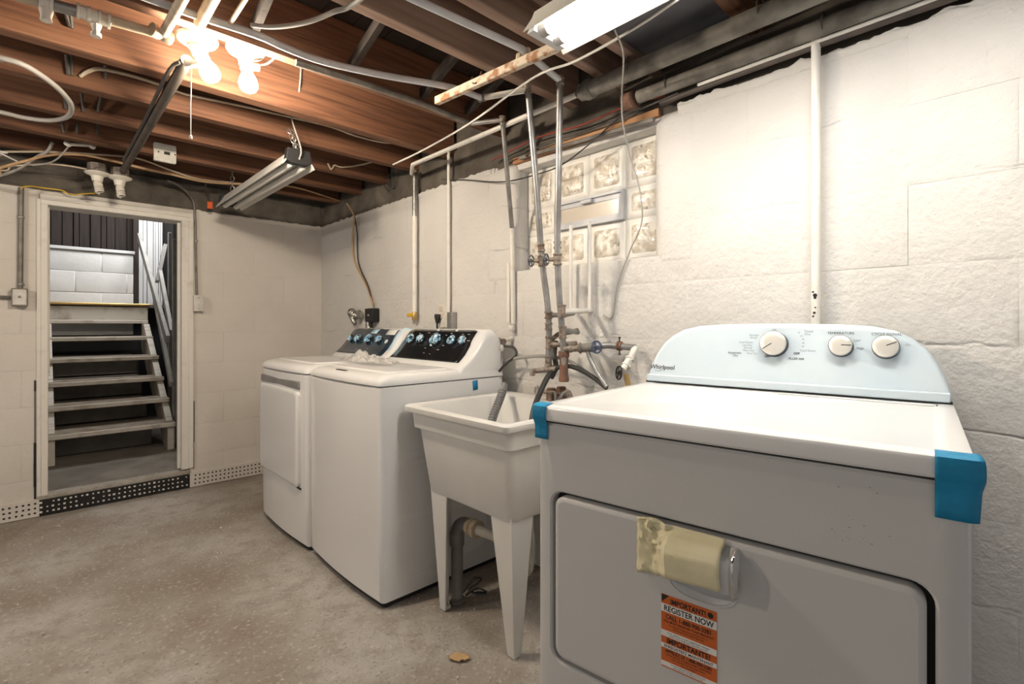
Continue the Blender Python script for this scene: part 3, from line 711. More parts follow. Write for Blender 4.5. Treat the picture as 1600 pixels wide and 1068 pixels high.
def laundry(name, label, cat, y0, y1, xf, kind):
    t = thing(name, label, cat, (1.25, (y0 + y1) / 2, 0))
    b = MB()
    b.loft([bowed(.022, xf + .01, 1.60, y0, y1, .014, .018), bowed(.03, xf + .004, 1.60, y0, y1, .014, .018), bowed(.30, xf, 1.60, y0, y1, .014, .018), bowed(.852, xf - .002, 1.60, y0, y1, .014, .018), bowed(.857, xf + .004, 1.60, y0 + .004, y1 - .004, .012, .018)])
    b.build('cabinet', 'enamel', t, ang=35)
    MB().loft([bowed(z, xf + .02, 1.58, y0 + .012, y1 - .012, .01, .018) for z in (.0, .023)]).build('plinth_gap', 'gap_black', t)
    MB().loft([bowed(z, xf + .008, 1.59, y0 + .004, y1 - .004, .012, .018) for z in (.855, .8625)]).build('top_gap', 'gap_black', t)
    b = MB()
    b.loft([bowed(.862, xf - .004, 1.605, y0 - .002, y1 + .002, .015, .02), bowed(.874, xf - .005, 1.605, y0 - .002, y1 + .002, .016, .022), bowed(.888, xf + .004, 1.603, y0 + .003, y1 - .003, .018, .03),
            bowed(.899, xf + .022, 1.598, y0 + .016, y1 - .016, .02, .035), bowed(.904, xf + .05, 1.585, y0 + .035, y1 - .035, .02, .035)])
    b.build('top_panel', 'enamel', t, ang=60)
    # lid: a shallow dished panel in the top
    b = MB()
    rr_ = lambda z, i: [(p[0], p[1], z) for p in rz(z, xf + .065 + i, 1.335 - i, y0 + .055 + i, y1 - .055 - i, .03)]
    b.loft([rr_(.9035, 0), rr_(.909, .002), rr_(.9105, .010), rr_(.9100, .03), rr_(.906, .06)], False, True)
    lid = b.build('lid', 'enamel', t, ang=60)
    if kind == 'washer':
        ym = y0 + .375
        MB().loft([rz(z, xf + .012, xf + .034, ym - .055, ym + .055, .009) for z in (.885, .9032)]).build('lid_grip', 'gap_black', t)
    # console body
    b = MB(); yy = [(y0 + .004, .80), (y0 + .010, .93), (y0 + .024, .985), (y0 + .05, 1.0), (y1 - .05, 1.0), (y1 - .024, .985), (y1 - .010, .93), (y1 - .004, .80)]
    b.loft([[(1.50 + (px - 1.50) * (.55 + .45 * k), y, .863 + (pz - .863) * k) for (px, pz) in PROF] for (y, k) in yy])
    con = b.build('console', 'enamel', t, ang=50)
    # dark control face with rounded corners, laid on the slope
    b = MB(); py0, py1 = y0 + .065, y1 - .040
    def pf(u, v):
        p, n, d = face_pt(0.10 + .86 * v)
        k = max(0, abs(v - .5) - .40) / .10
        ins = .03 * k * k if v > .5 else -.012 * (1 - v)
        y = py0 + ins + (py1 - py0 - 2 * ins) * u
        return Vector((p.x, y, p.z)) + n * .0022
    b.grid(pf, 12, 14)
    pan = b.build('control_face', 'gloss_black' if kind == 'washer' else 'gloss_blueblack', t, solid=0.002, ang=60)
    def kn(yk, s, r, wrap=True):
        p, n, d = face_pt(s); o_ = Vector((p.x, yk, p.z)) + n * .002
        k = MB().lathe([(r, 0), (r * .96, .012), (r * .9, .020), (r * .3, .022)], o_, n, 18).build('knob', 'gloss_black', t)
        if wrap:
            w_ = bmesh.new(); bmesh.ops.create_icosphere(w_, subdivisions=3, radius=1)
            vs = []
            for v in w_.verts:
                q = v.co * (1 + .32 * noise.noise(v.co * 2.6 + Vector((yk * 31, 0, 0))))
                uu, ww, nn = frame_of(n)
                vs.append(o_ + (uu * q.x + ww * q.y) * r * 1.02 + n * (.014 + q.z * .016))
            w_.verts.ensure_lookup_table(); fs = [tuple(v.index for v in f.verts) for f in w_.faces]; w_.free()
            MB().add(vs, fs).build('film_wrap', 'film_blue', k, sm=False)
    marks = MB()
    def dash(yk, s, wd, ht=.002):
        p, n, d = face_pt(s); c = Vector((p.x, yk, p.z)) + n * .0038; Yv = Vector((0, 1, 0))
        marks.add([c - Yv * wd / 2 - d * ht / 2, c + Yv * wd / 2 - d * ht / 2, c + Yv * wd / 2 + d * ht / 2, c - Yv * wd / 2 + d * ht / 2], [(0, 1, 2, 3)])
    wdt = py1 - py0
    if kind == 'washer':
        for f_, r in ((.13, .024), (.29, .024), (.52, .034), (.76, .023), (.90, .023)): kn(py1 - wdt * f_, .60, r)
        for k in range(7): dash(py1 - wdt * (.50 + .025 * k), .93, .006)
        for f_, s in ((.2, .78), (.34, .80), (.43, .72), (.62, .74), (.68, .80), (.84, .78), (.92, .78), (.42, .42), (.62, .40), (.45, .30), (.55, .28), (.66, .50), (.96, .62)): dash(py1 - wdt * f_, s, random.uniform(.012, .024))
        for f_ in (.45, .72):
            p, n, d = face_pt(.92); MB().lathe([(.0085, 0), (.0085, .004), (.006, .006)], Vector((p.x, py1 - wdt * f_, p.z)) + n * .003, n, 12).build('button', 'print_white', t)
    else:
        for f_, r in ((.12, .022), (.28, .025), (.52, .030), (.74, .025)): kn(py1 - wdt * f_, .55, r)
        for f_, s in ((.3, .75), (.5, .8), (.66, .7), (.4, .25), (.55, .22), (.62, .3)): dash(py1 - wdt * f_, s, random.uniform(.012, .02))
        p, n, d = face_pt(.52); MB().lathe([(.013, 0), (.013, .004), (.01, .006)], Vector((p.x, py1 - wdt * .90, p.z)) + n * .003, n, 12).build('button', 'print_white', t)
        def patch(nm, m, f0, f1, s0, s1):
            b = MB(); b.grid(lambda u, v: (lambda q: Vector((q[0].x, py1 - wdt * (f0 + (f1 - f0) * u), q[0].z)) + q[1] * .0048)(face_pt(s0 + (s1 - s0) * v)), 2, 3)
            return b.build(nm, m, t, solid=.0006)
        patch('white_sticker', 'print_white', .80, .985, .70, .93)['label'] = 'white sticker on the dark control face'
        patch('blue_tab', 'film_sheet', .46, .60, .73, .92)['label'] = 'square of blue film on the dark control face'
        # blue protective film peeling off the console end
        b = MB()
        def ff(u, v):
            p, n, d = face_pt(.28 + .74 * v); y = y0 + .040 - .036 * u
            q = Vector((p.x, y, p.z)) + n * (.006 - .02 * u * u)
            return q + Vector((0, -.004, .006)) * abs(noise.noise(Vector((u * 3, v * 4, 9)))) + Vector((.05 * u, 0, 0))
        b.grid(ff, 8, 10); b.build('peeling_film', 'film_sheet', t, solid=0.0006)['label'] = 'pale blue protective film hanging from the console end'
    if len(marks.v): tag(marks.build('markings', 'print_white', pan, sm=False), kind='stuff')
    return t
wsh = laundry('washer', 'white top-loading washer beside the utility sink', 'washer', 1.745, 2.425, .957, 'washer')
# embossed panels and blue tape on the washer side
for (x0, x1, z0, z1) in ((1.02, 1.50, .09, .31), (1.02, 1.50, .34, .56), (1.02, 1.50, .59, .76)):
    lp = lambda i, d: [(a, 1.745 - d, b) for a, b in rrect(x0 + i, x1 - i, z0 + i, z1 - i, .05, 5)]
    MB().loft([lp(0, -.001), lp(.004, .0018), lp(.010, .0022)], False, True).build('embossed_panel', 'enamel', wsh)
p = ony(743, 601, 1.743)
tb = MB().add([p + Vector(q) for q in ((-.014, -.0006, -.024), (.014, -.0006, -.021), (.011, -.0006, .022), (-.017, -.0006, .018))], [(0, 1, 2, 3)]).build('blue_tape', 'tape_blue', wsh, solid=0.0008)
fdr = laundry('dryer', 'white dryer at the far end of the row with a bluish black console', 'dryer', 2.44, 3.10, .945, 'dryer')
b = MB(); q = lambda i, d: [(.945 - .0125 + d, a, c) for a, c in rrect(2.50 + i, 3.065 - i, .30 + i, .775 - i, .03, 5)]
b.loft([q(0, .012), q(0, -.006), q(.006, -.012), q(.02, -.013)], False, True); fdd = b.build('door', 'enamel', fdr)
b = MB().bx(.929, .950, 2.505, 3.07, .782, .822).build('door_grip_shade', 'pvc_grey', fdr, bevel=.006)  # bar at the grip, its dark grey painting the shade of the recess
box('door_gap', 'gap_black', fdr, .935, .950, 2.495, 3.07, .292, .298)

# ---- crumpled clear wrap lying across the two machines
b = MB()
def wrap_fn(u, v):
    a = 2 * math.pi * u; r = v * (1 + .35 * noise.noise(Vector((math.cos(a) * 1.3, math.sin(a) * 1.3, 4))))
    x = 1.225 + .085 * r * math.cos(a); y = 2.36 + .29 * r * math.sin(a)
    z = .9135 + (1 - v) * .012 + .075 * abs(noise.noise(Vector((x * 22, y * 14, 2)))) * (1 - .8 * v * v) + .022 * abs(noise.noise(Vector((x * 60, y * 42, 5)))) * (1 - .5 * v)
    return Vector((x, y, z))
b.grid(wrap_fn, 60, 16)
tag(b.build('plastic_wrap', 'plastic_wrap', ang=25), 'crumpled clear plastic wrap lying on top of the washer', 'plastic wrap')

# ================================================================== UTILITY SINK
sx0, sx1, sy0_, sy1_ = 1.035, 1.605, 1.115, 1.712
snk = thing('utility_sink', 'white plastic laundry tub on tapered legs between washer and foreground dryer', 'sink', (1.32, 1.41, 0))
b = MB()
def lo(z, i0, i1, j0, j1, r): return rz(z, sx0 + i0, sx1 - i1, sy0_ + j0, sy1_ - j1, r, 5)
b.loft([lo(.452, .085, .045, .07, .07, .02), lo(.462, .078, .04, .062, .062, .025), lo(.698, .046, .026, .036, .036, .028), lo(.705, .028, .016, .022, .022, .028), lo(.762, .022, .012, .016, .016, .028),
        lo(.766, .002, .0, .002, .002, .022), lo(.770, .0, .0, .0, .0, .022), lo(.786, .0, .0, .0, .0, .022), lo(.791, .006, .006, .006, .006, .02), lo(.791, .030, .115, .032, .032, .035),
        lo(.784, .038, .122, .040, .040, .035), lo(.60, .07, .135, .07, .07, .04), lo(.48, .10, .15, .10, .10, .05)])
b.build('basin', 'sink_plastic', snk, ang=50)
def leg(cx, cy, bx_, by_, dx, dy):
    # angle-section leg: corner at (cx,cy) on top, (bx_,by_) at the floor; wings run along dx / dy
    m = MB(); t = .008
    def L(z, x, y, w): 
        return [(x, y, z), (x + dx * w, y, z), (x + dx * w, y + dy * t, z), (x + dx * t, y + dy * t, z), (x + dx * t, y + dy * w, z), (x, y + dy * w, z)]
    m.loft([L(.0, bx_, by_, .034), L(.47, cx, cy, .105)]); m.build('leg', 'sink_plastic', snk, bevel=.0025)
    m = MB().bx(min(bx_, bx_ + dx * .03), max(bx_, bx_ + dx * .03), min(by_, by_ + dy * .03), max(by_, by_ + dy * .03), 0, .012).build('leg_foot', 'sink_plastic', snk)
for (cx, bx2, dx) in ((sx0 + .083, 1.138, 1), (sx1 - .045, 1.55, -1)):
    for (cy, by2, dy) in ((sy0_ + .068, 1.19, 1), (sy1_ - .068, 1.608, -1)): leg(cx, cy, bx2, by2, dx, dy)
# drain: floor standpipe, elbow, coupling, trap
dp = onz(704, 944, 0); dx_, dy_ = 1.215, 1.60
dn = thing('drain_pipe', 'grey waste pipe with white trap under the laundry tub', 'drain pipe', (dx_, dy_, 0))
pipe('standpipe', 'pvc_grey', dn, [(dx_, dy_, 0), (dx_, dy_, .24)], .024, 16)
MB().lathe([(.034, 0), (.034, .012), (.026, .018)], (dx_, dy_, 0), (0, 0, 1), 14).build('floor_collar', 'old_concrete', dn)
MB().lathe([(.029, 0), (.029, .05)], (dx_, dy_, .225), (0, 0, 1), 16).build('hub', 'pvc_grey', dn)
el = [Vector((dx_ + .0, dy_ - .058 * (1 - math.cos(t)), .265 + .058 * math.sin(t))) for t in [math.radians(9 * k) for k in range(11)]]
pipe('elbow', 'pvc_grey', dn, el + [Vector((dx_, dy_ - .085, .323))], .026, 16)
MB().lathe([(.031, 0), (.031, .02), (.027, .021), (.027, .028), (.034, .029), (.034, .05), (.03, .052)], (dx_, dy_ - .08, .323), (0, -1, 0), 14).build('coupling', 'pvc_old', dn)
pipe('arm', 'pvc', dn, [(dx_, dy_ - .12, .323), (dx_, dy_ - .235, .328)], .019, 14)
pipe('trap', 'pvc', dn, [(dx_, dy_ - .23, .328), (dx_ + .01, dy_ - .30, .330), (dx_ + .03, dy_ - .335, .30), (dx_ + .05, dy_ - .335, .24), (dx_ + .075, dy_ - .32, .215), (dx_ + .10, dy_ - .30, .24), (dx_ + .10, dy_ - .29, .34), (dx_ + .10, dy_ - .28, .46)], .021, 14, 5)
MB().lathe([(.03, 0), (.03, .03)], (dx_ + .10, dy_ - .285, .42), (0, 0, 1), 14).build('slip_nut', 'pvc', dn)

# ================================================================== LIGHT FIXTURES
def chain(mb, a, b, link=.016, r=.0014):
    a, b = Vector(a), Vector(b); d = (b - a); n = max(2, int(d.length / (link * 1.25))); dn_ = d.normalized()
    u, w, _ = frame_of(dn_)
    for k in range(n + 1):
        ax = u if k % 2 else w
        mb.torus(a + d * (k / n), ax, link * .45, r, 10, 5, sx=1.6, twist=dn_)
# ---- lit two-tube fluorescent fixture over the foreground dryer
fx = thing('fluorescent_fixture', 'lit two-tube fluorescent fixture hanging over the foreground dryer', 'light fixture', (1.077, 0.4, 1.91))
FY0, FY1 = -.22, 1.0
sec = [(.990, 1.922), (.993, 1.922), (1.030, 1.962), (1.124, 1.962), (1.161, 1.922), (1.164, 1.922), (1.128, 1.975), (1.118, 1.998), (1.036, 1.998), (1.026, 1.975)]
MB().loft([[(a, y, b) for a, b in sec] for y in (FY0, FY1)]).build('housing', 'fixture_white', fx, ang=20)
for y0, y1 in ((FY1 - .022, FY1 + .004), (FY0 - .004, FY0 + .022)):
    MB().loft([[(a, y, b) for a, b in ((1.010, 1.926), (1.145, 1.926), (1.128, 1.962), (1.026, 1.962))] for y in (y0, y1)]).build('end_plate', 'conduit_white', fx, bevel=.002)
for x in (1.045, 1.106):
    tb = MB().lathe([(.017, 0), (.019, .012), (.019, FY1 - FY0 - .062), (.017, FY1 - FY0 - .05)], (x, FY0 + .025, 1.937), (0, 1, 0), 14).build('tube', 'tube_lit', fx)
    for y in (FY0 + .022, FY1 - .05): MB().lathe([(.0195, 0), (.0195, .028)], (x, y, 1.937), (0, 1, 0), 14).build('tube_ferrule', 'galv', tb)
m = MB(); chain(m, (1.077, .90, 2.0), (1.06, .97, 2.03)); m.build('chain', 'galv', fx)
m = MB(); chain(m, (1.077, -.1, 2.0), (1.077, -.1, 2.03)); m.build('chain', 'galv', fx)
# ---- unlit shop light hanging near the door
sh = thing('shop_light', 'unlit two-tube shop light hanging on chains near the doorway', 'light fixture', (.898, 3.0, 1.84))
SY0, SY1 = 2.41, 3.60
sec = [(.822, 1.848), (.825, 1.846), (.858, 1.890), (.882, 1.890), (.890, 1.868), (.906, 1.868), (.914, 1.890), (.938, 1.890), (.971, 1.846), (.974, 1.848), (.945, 1.895), (.930, 1.922), (.866, 1.922), (.851, 1.895)]
MB().loft([[(a, y, b) for a, b in sec] for y in (SY0, SY1)]).build('housing', 'reflector_grey', sh, ang=20)
for y0, y1 in ((SY0 - .006, SY0 + .03), (SY1 - .03, SY1 + .006)):
    MB().loft([[(a, y, b) for a, b in ((.838, 1.872), (.846, 1.928), (.950, 1.928), (.958, 1.872), (.935, 1.858), (.861, 1.858))] for y in (y0, y1)]).build('end_cap', 'gap_black', sh, bevel=.003)
for x in (.867, .929):
    MB().lathe([(.010, 0), (.0165, .01), (.0165, SY1 - SY0 - .07), (.010, SY1 - SY0 - .06)], (x, SY0 + .03, 1.858), (0, 1, 0), 12).build('tube', 'tube_off', sh)
m = MB(); chain(m, (.898, 2.44, 1.93), (.885, 2.50, 2.035), .024, .002); m.build('chain', 'galv', sh)
m = MB(); chain(m, (.905, 2.46, 1.96), (.900, 2.50, 2.035), .024, .002); m.build('chain', 'galv', sh)
m = MB(); chain(m, (.898, 3.52, 1.93), (.898, 3.52, 2.25), .024, .002); m.build('chain', 'galv', sh)
pipe('power_cord', 'cable_grey', sh, [(.898, 2.404, 1.88), (.897, 2.385, 1.93), ony(455, 180, 2.46), ony(466, 150, 2.25), ony(470, 110, 2.23), ony(469, 87, 2.22)], .0035, 6, 5)
# ---- two lit bulbs in porcelain holders
def lampholder(name, label, plate, bulb_c, mt, r_plate=.062, key=None, group=None):
    plate = Vector(plate); bulb_c = Vector(bulb_c)
    t = thing(name, label, 'lamp', plate, group=group)
    MB().lathe([(.048, .055), (.048, .012), (.05, .0)], plate, (0, 0, 1), 8).build('junction_box', 'box_metal', t)
    MB().lathe([(r_plate, 0), (r_plate, -.004), (r_plate * .9, -.013), (.036, -.020), (.028, -.026), (.027, -.034)], plate, (0, 0, 1), 24).build('plate', 'porcelain', t)
    a = plate + Vector((0, 0, -.030)); d = (bulb_c - a).normalized()
    MB().lathe([(.024, -.004), (.024, .022), (.021, .026), (.021, .040)], a, d, 16).build('socket', 'porcelain', t)
    L_ = (bulb_c - a).length
    MB().lathe([(.0125, .036), (.0135, L_ - .048), (.019, L_ - .034), (.0265, L_ - .018), (.0305, L_), (.0285, L_ + .014), (.021, L_ + .024), (.010, L_ + .0295), (.001, L_ + .031)], a, d, 18).build('bulb', mt, t)
    return t
l1 = lampholder('bulb_lamp', 'glaring lit bulb in a porcelain holder with a pull string', ony(308, 60, 1.92), ony(328, 114, 1.92), 'bulb_lit')
p = ony(306, 100, 1.90)
MB().lathe([(.012, 0), (.012, .03), (.009, .034)], p, (-1, -.1, -.3), 12).build('pull_switch', 'porcelain', l1)
MB().tube([ony(299, 100, 1.89), ony(298, 160, 1.89), ony(298, 212, 1.89)], .0016, 6).build('pull_string', 'cable_white', l1)
MB().lathe([(.0025, 0), (.005, -.004), (.005, -.012)], ony(298, 211, 1.89), (0, 0, 1), 8).build('pull_bead', 'porcelain', l1)
l2 = lampholder('bulb_lamp', 'softer lit bulb in a porcelain holder with a side plug', ony(384, 78, 1.92), ony(388, 131, 1.92), 'bulb_lit_soft')
MB().lathe([(.013, 0), (.013, .026), (.008, .03)], ony(392, 103, 1.92), (1, -.05, .1), 12).build('side_plug', 'porcelain', l2)
pipe('plug_cord', 'cable_white', l2, [ony(402, 103, 1.92), ony(420, 98, 1.90), ony(437, 82, 1.86), ony(446, 74, 1.83)], .003, 6, 5)
# ---- two dead spiral bulbs over the doorway
def cfl(label, plate, base):
    plate = Vector(plate); base = Vector(base); t = thing('spiral_bulb_lamp', label, 'lamp', plate, group='spiral bulb lamps over the doorway')
    MB().lathe([(.045, .05), (.045, .0)], plate, (0, 0, 1), 8).build('junction_box', 'box_metal', t)
    MB().lathe([(.060, 0), (.060, -.004), (.05, -.012), (.03, -.02), (.026, -.04), (.025, -.048)], plate, (0, 0, 1), 22).build('plate', 'porcelain', t)
    a = plate + Vector((0, 0, -.046)); d = (base - a).normalized()
    MB().lathe([(.014, 0), (.021, .008), (.022, .03), (.016, .036)], a, d, 16).build('ballast', 'porcelain', t)
    u, w, _ = frame_of(d)
    MB().tube([a + d * (.036 + .034 * k / 40) + (u * math.cos(k * .55) + w * math.sin(k * .55)) * .018 for k in range(41)], .0042, 6).build('spiral_tube', 'porcelain', t)
cfl('unlit spiral bulb over the doorway with a yellow wire at its tip', ony(152, 270, 3.72), ony(157, 304, 3.70))
cfl('unlit spiral bulb over the doorway, nearer the black pipe', ony(187, 277, 3.72), ony(190, 310, 3.70))

# ================================================================== PIPES
def wheel(name, m, parent, org, axis, R=.022):
    b = MB(); b.torus(org, axis, R, .0032, 18, 6); u, w, d = frame_of(axis); org = Vector(org)
    for k in range(5):
        a = 2 * math.pi * k / 5; b.tube([org, org + (u * math.cos(a) + w * math.sin(a)) * R], .0026, 5)
    b.lathe([(.006, -.006), (.006, .006)], org, axis, 8)
    return b.build(name, m, parent)
def fit(parent, m, p, axis, r=.017, L=.03):
    a = Vector(axis).normalized()
    return MB().lathe([(r * .8, -L / 2), (r, -L / 2 + .001), (r, -L / 2 + .007), (r * .82, -L / 2 + .008), (r * .82, L / 2 - .008), (r, L / 2 - .007), (r, L / 2 - .001), (r * .8, L / 2)], p, a, 12).build('fitting', m, parent)
def valve(parent, p, m, axis=(0, 0, 1), side=(0, 1, 0), R=.022, wm='steel_wheel'):
    fit(parent, m, p, axis, .018, .045)
    sd = Vector(side).normalized(); p = Vector(p)
    v = MB().lathe([(.013, 0), (.013, .016), (.009, .018), (.007, .034), (.004, .036), (.004, .05)], p, sd, 10).build('valve_stem', m, parent)
    wheel('handwheel', wm, v, p + sd * .05, sd, R)
a0, a1 = onz(825, 140, 2.0), onx(838, 290, 1.42); a2, a3, a4 = onx(847, 407, 1.47), onx(857, 492, 1.49), onx(857, 572, 1.50)
b0 = onz(875, 126, 2.0); b1, b2, b3 = onx(871, 405, 1.46), onx(880, 541, 1.49), onx(881, 584, 1.50)
e1, e2 = onz(753, 153, 2.005), onz(703, 136, 2.012)
r2 = thing('water_riser', 'bent grey water pipe left of its twin, running down to the tub faucet', 'water pipe', (a4.x, a4.y, a4.z), group='water risers at the tub')
pipe('riser', 'galv', r2, [a0, a1, a2, a3, a4], .0125, 12, 4)
pipe('ceiling_run', 'conduit_white', r2, [(-2.1, 1.83, 2.014), (-.6, 1.83, 2.014), onz(60, -62, 2.014), onz(290, 18, 2.014), onz(400, 54, 2.014), onz(447, 75, 2.014), onz(508, 97, 2.014), onz(602, 118, 2.013), e2, e1], .012, 10, 4)
pipe('branch', 'pipe_white', r2, [e1, a0], .0115, 10)
fit(r2, 'brass_rust', a0, a1 - a0, .016); fit(r2, 'brass_rust', e1, a0 - e1, .015)
valve(r2, a2, 'brass_rust', a3 - a2, (-.25, 1, .05)); fit(r2, 'brass_rust', a2 + (a1 - a2).normalized() * .05, a3 - a2, .016); fit(r2, 'brass_rust', a3, a4 - a3, .017); fit(r2, 'brass_rust', a3 + (a4 - a3) * .22, a4 - a3, .016)
fit(r2, 'brass_rust', onx(858, 535, 1.495), (0, 0, 1), .017, .05); fit(r2, 'brass_rust', a4 + Vector((0, 0, .02)), (0, 0, 1), .017, .04)
pipe('rung', 'galv', r2, [a3, onx(880, 492, 1.55), onx(896, 489, 1.63)], .010, 8)
pipe('rung', 'brass_rust', r2, [onx(858, 533, 1.495), onx(872, 522, 1.53), onx(903, 516, 1.62)], .010, 8)
pipe('rung', 'brass_rust', r2, [onx(858, 538, 1.495), onx(878, 538, 1.50), onx(900, 536, 1.58)], .010, 8)
pipe('hook_spout', 'brass_rust', r2, [a4 + Vector((0, 0, -.012)), onx(868, 576, 1.50), onx(845, 578, 1.46), onx(833, 580, 1.43), onx(832, 586, 1.43)], .011, 10, 3)
r3 = thing('water_riser', 'straighter grey water pipe right of its twin, running down to the rusty faucet', 'water pipe', (b3.x, b3.y, b3.z), group='water risers at the tub')
pipe('riser', 'galv', r3, [b0, onx(873, 260, 1.42), b1, b2, b3], .0125, 12, 4)
c1, c0, c00 = onz(815, 76, 2.01), onz(650, 0, 2.015), onz(500, -70, 2.015)
pipe('ceiling_run', 'conduit_white', r3, [(-2.1, c00.y, 2.015), c00, c0, c1, b0], .012, 10)
fit(r3, 'brass_rust', b0, (0, 0, 1), .016)
valve(r3, b1, 'brass_rust', (0, 0, 1), (-.25, 1, .05)); fit(r3, 'brass_rust', b1 + Vector((0, 0, .055)), (0, 0, 1), .016); fit(r3, 'brass_rust', onx(878, 486, 1.475), (0, 0, 1), .017, .05)
fit(r3, 'brass_rust', onx(879, 519, 1.48), (0, 0, 1), .017, .05)
pipe('rung', 'pipe_white', r3, [onx(878, 487, 1.475), onx(911, 485, 1.60), onx(924, 484, 1.655)], .011, 8)
pipe('rung', 'galv', r3, [onx(879, 514, 1.48), onx(903, 519, 1.60)], .010, 8)
MB().lathe([(.019, -.06), (.021, -.05), (.017, -.03), (.017, .03), (.022, .04), (.022, .06)], b3 + Vector((0, 0, .03)), (0, 0, 1), 12).build('union', 'rust', r3)
h0, h1, h2, h3 = onx(881, 545, 1.49), onx(915, 543, 1.53), onx(950, 539, 1.60), onx(992, 543, 1.625)
pipe('side_run', 'brass_rust', r3, [h0, h1], .012, 10); pipe('side_run', 'galv', r3, [h1, h2, h3], .013, 10)
fit(r3, 'brass_rust', onx(898, 544, 1.51), h1 - h0, .016, .04); fit(r3, 'iron_dusty', onx(917, 543, 1.53), h1 - h0, .021, .06)
wheel('handwheel', 'blue_wheel', r3, onx(932, 542, 1.53), (-.4, -.9, .1), .022)
fit(r3, 'rust', onx(968, 540, 1.612), h3 - h2, .018, .02)
MB().lathe([(.0025, -.035), (.005, -.034), (.005, -.03), (.0025, -.029), (.0025, .029), (.005, .03), (.005, .034)], onx(968, 540, 1.605), (0, 0, 1), 8).build('clamp_bolt', 'gap_black', r3)
h4 = onx(973, 577, 1.55)
pipe('drop', 'pipe_white', r3, [h3, onx(985, 560, 1.59), h4], .012, 10); fit(r3, 'pipe_white', onx(981, 566, 1.58), h4 - h3, .018, .04)
wheel('handwheel', 'black_wheel', r3, onx(967, 582, 1.52), (-.8, .5, .1), .024)
pipe('nipple', 'brass', r3, [onx(978, 584, 1.56), onx(983, 606, 1.56)], .011, 8)
pipe('supply_hose', 'galv', r3, [onx(918, 548, 1.53), onx(922, 560, 1.53), onx(935, 585, 1.53), onx(948, 604, 1.53)], .008, 8, 4)
# faucet on the tub's back ledge
fa = thing('faucet', 'rusty two-handle faucet on the back ledge of the tub', 'faucet', (1.535, 1.355, .79))
q = onx(876, 596, 1.53)
MB().lathe([(.022, 0), (.026, .01), (.024, .045), (.018, .06)], (1.535, q.y, .791), (0, 0, 1), 12).build('body', 'rust', fa)
MB().lathe([(.020, 0), (.022, .01), (.018, .05)], (1.535, q.y + .055, .791), (0, 0, 1), 12).build('body', 'rust', fa)
pipe('crossbar', 'brass_rust', fa, [(1.52, q.y - .05, .825), (1.52, q.y + .11, .825)], .009, 8)
for s_, yy in ((-1, q.y - .055), (1, q.y + .115)):
    k = MB().lathe([(.012, 0), (.014, .012), (.010, .03)], (1.52, yy, .812), (-.3, 0, 1), 10).build('valve_bonnet', 'brass_rust', fa)
    MB().tube([(1.515, yy, .845), (1.50, yy + s_ * -.015, .832), (1.48, yy + s_ * -.03, .80)], lambda t: .005 + .003 * t, 8).build('lever', 'galv', k)
for k, m_ in ((0.0, 'brass_rust'), (.03, 'galv')): MB().lathe([(.006, 0), (.006, .04)], (1.50, q.y + .03 - k, .792), (0, 0, 1), 8).build('stud', m_, fa)
pipe('outlet', 'galv', fa, [(1.53, q.y - .04, .82), (1.50, q.y - .075, .81), (1.47, q.y - .10, .79)], .011, 8, 3)
# painted pipe drop left of the window
r1 = thing('painted_riser', 'pipe dropping left of the glass block window, painted white lower down', 'pipe', onx(803, 510, 1.646))
g0, g1 = onz(785, 187, 2.0), onx(800, 357, 1.645)
pipe('upper', 'galv', r1, [g0, g1], .011, 10)
pipe('lower', 'pipe_white', r1, [g1, onx(801, 430, 1.645), onx(802, 505, 1.645)], .012, 10)
pipe('ceiling_run', 'iron_dusty', r1, [onz(462, 98, 2.02), onz(560, 128, 2.02), onz(660, 162, 2.02), onz(735, 193, 2.0)], .012, 10)
pipe('branch', 'galv', r1, [onz(735, 193, 2.0), g0], .010, 10); fit(r1, 'brass_rust', g0, (0, 0, 1), .015)
box('wood_batten', 'pipe_white', r1, 1.640, 1.662, onx(797, 400, 1.65).y - .006, onx(797, 400, 1.65).y + .014, 1.11, 1.40, bevel=.003)
MB().lathe([(.013, 0), (.018, .008), (.018, .02), (.012, .03)], onx(800, 508, 1.64), (0, .2, -1), 10).build('end_fitting', 'pipe_white', r1)
# thin twin stubs painted over the window, standing on the parged wall
for (px, py, lab) in ((892, 352, 'shorter thin painted pipe stub in front of the window'), (921, 346, 'taller thin painted pipe stub in front of the window')):
    p_ = onx(px, py, 1.632); e_ = onx(px + 1, 487, 1.632)
    cable('pipe_stub', lab, 'pipe', [p_, (1.632, p_.y, e_.z)], .0075, 'pipe_white', 10, 0)
# gas pipe with yellow valve, beyond the washer
gp = thing('gas_pipe', 'gas pipe with a yellow shutoff valve on the wall behind the washer', 'gas pipe', (1.628, 2.558, 1.13))
pipe('upper', 'galv', gp, [(1.628, 2.558, 2.0), (1.628, 2.558, 1.74)], .0135, 12); pipe('lower', 'pipe_white', gp, [(1.628, 2.558, 1.745), (1.628, 2.558, 1.18)], .0145, 12)
MB().lathe([(.018, 0), (.02, .01), (.014, .02)], (1.628, 2.558, 2.0), (0, 0, 1), 10).build('elbow', 'brass_rust', gp)
MB().lathe([(.011, 0), (.017, .01), (.017, .035), (.013, .05)], (1.628, 2.558, 1.125), (0, 0, 1), 10).build('valve_body', 'brass', gp)
MB().bx(1.598, 1.622, 2.555, 2.60, 1.148, 1.170).build('valve_lever', 'yellow_valve', gp, bevel=.005)
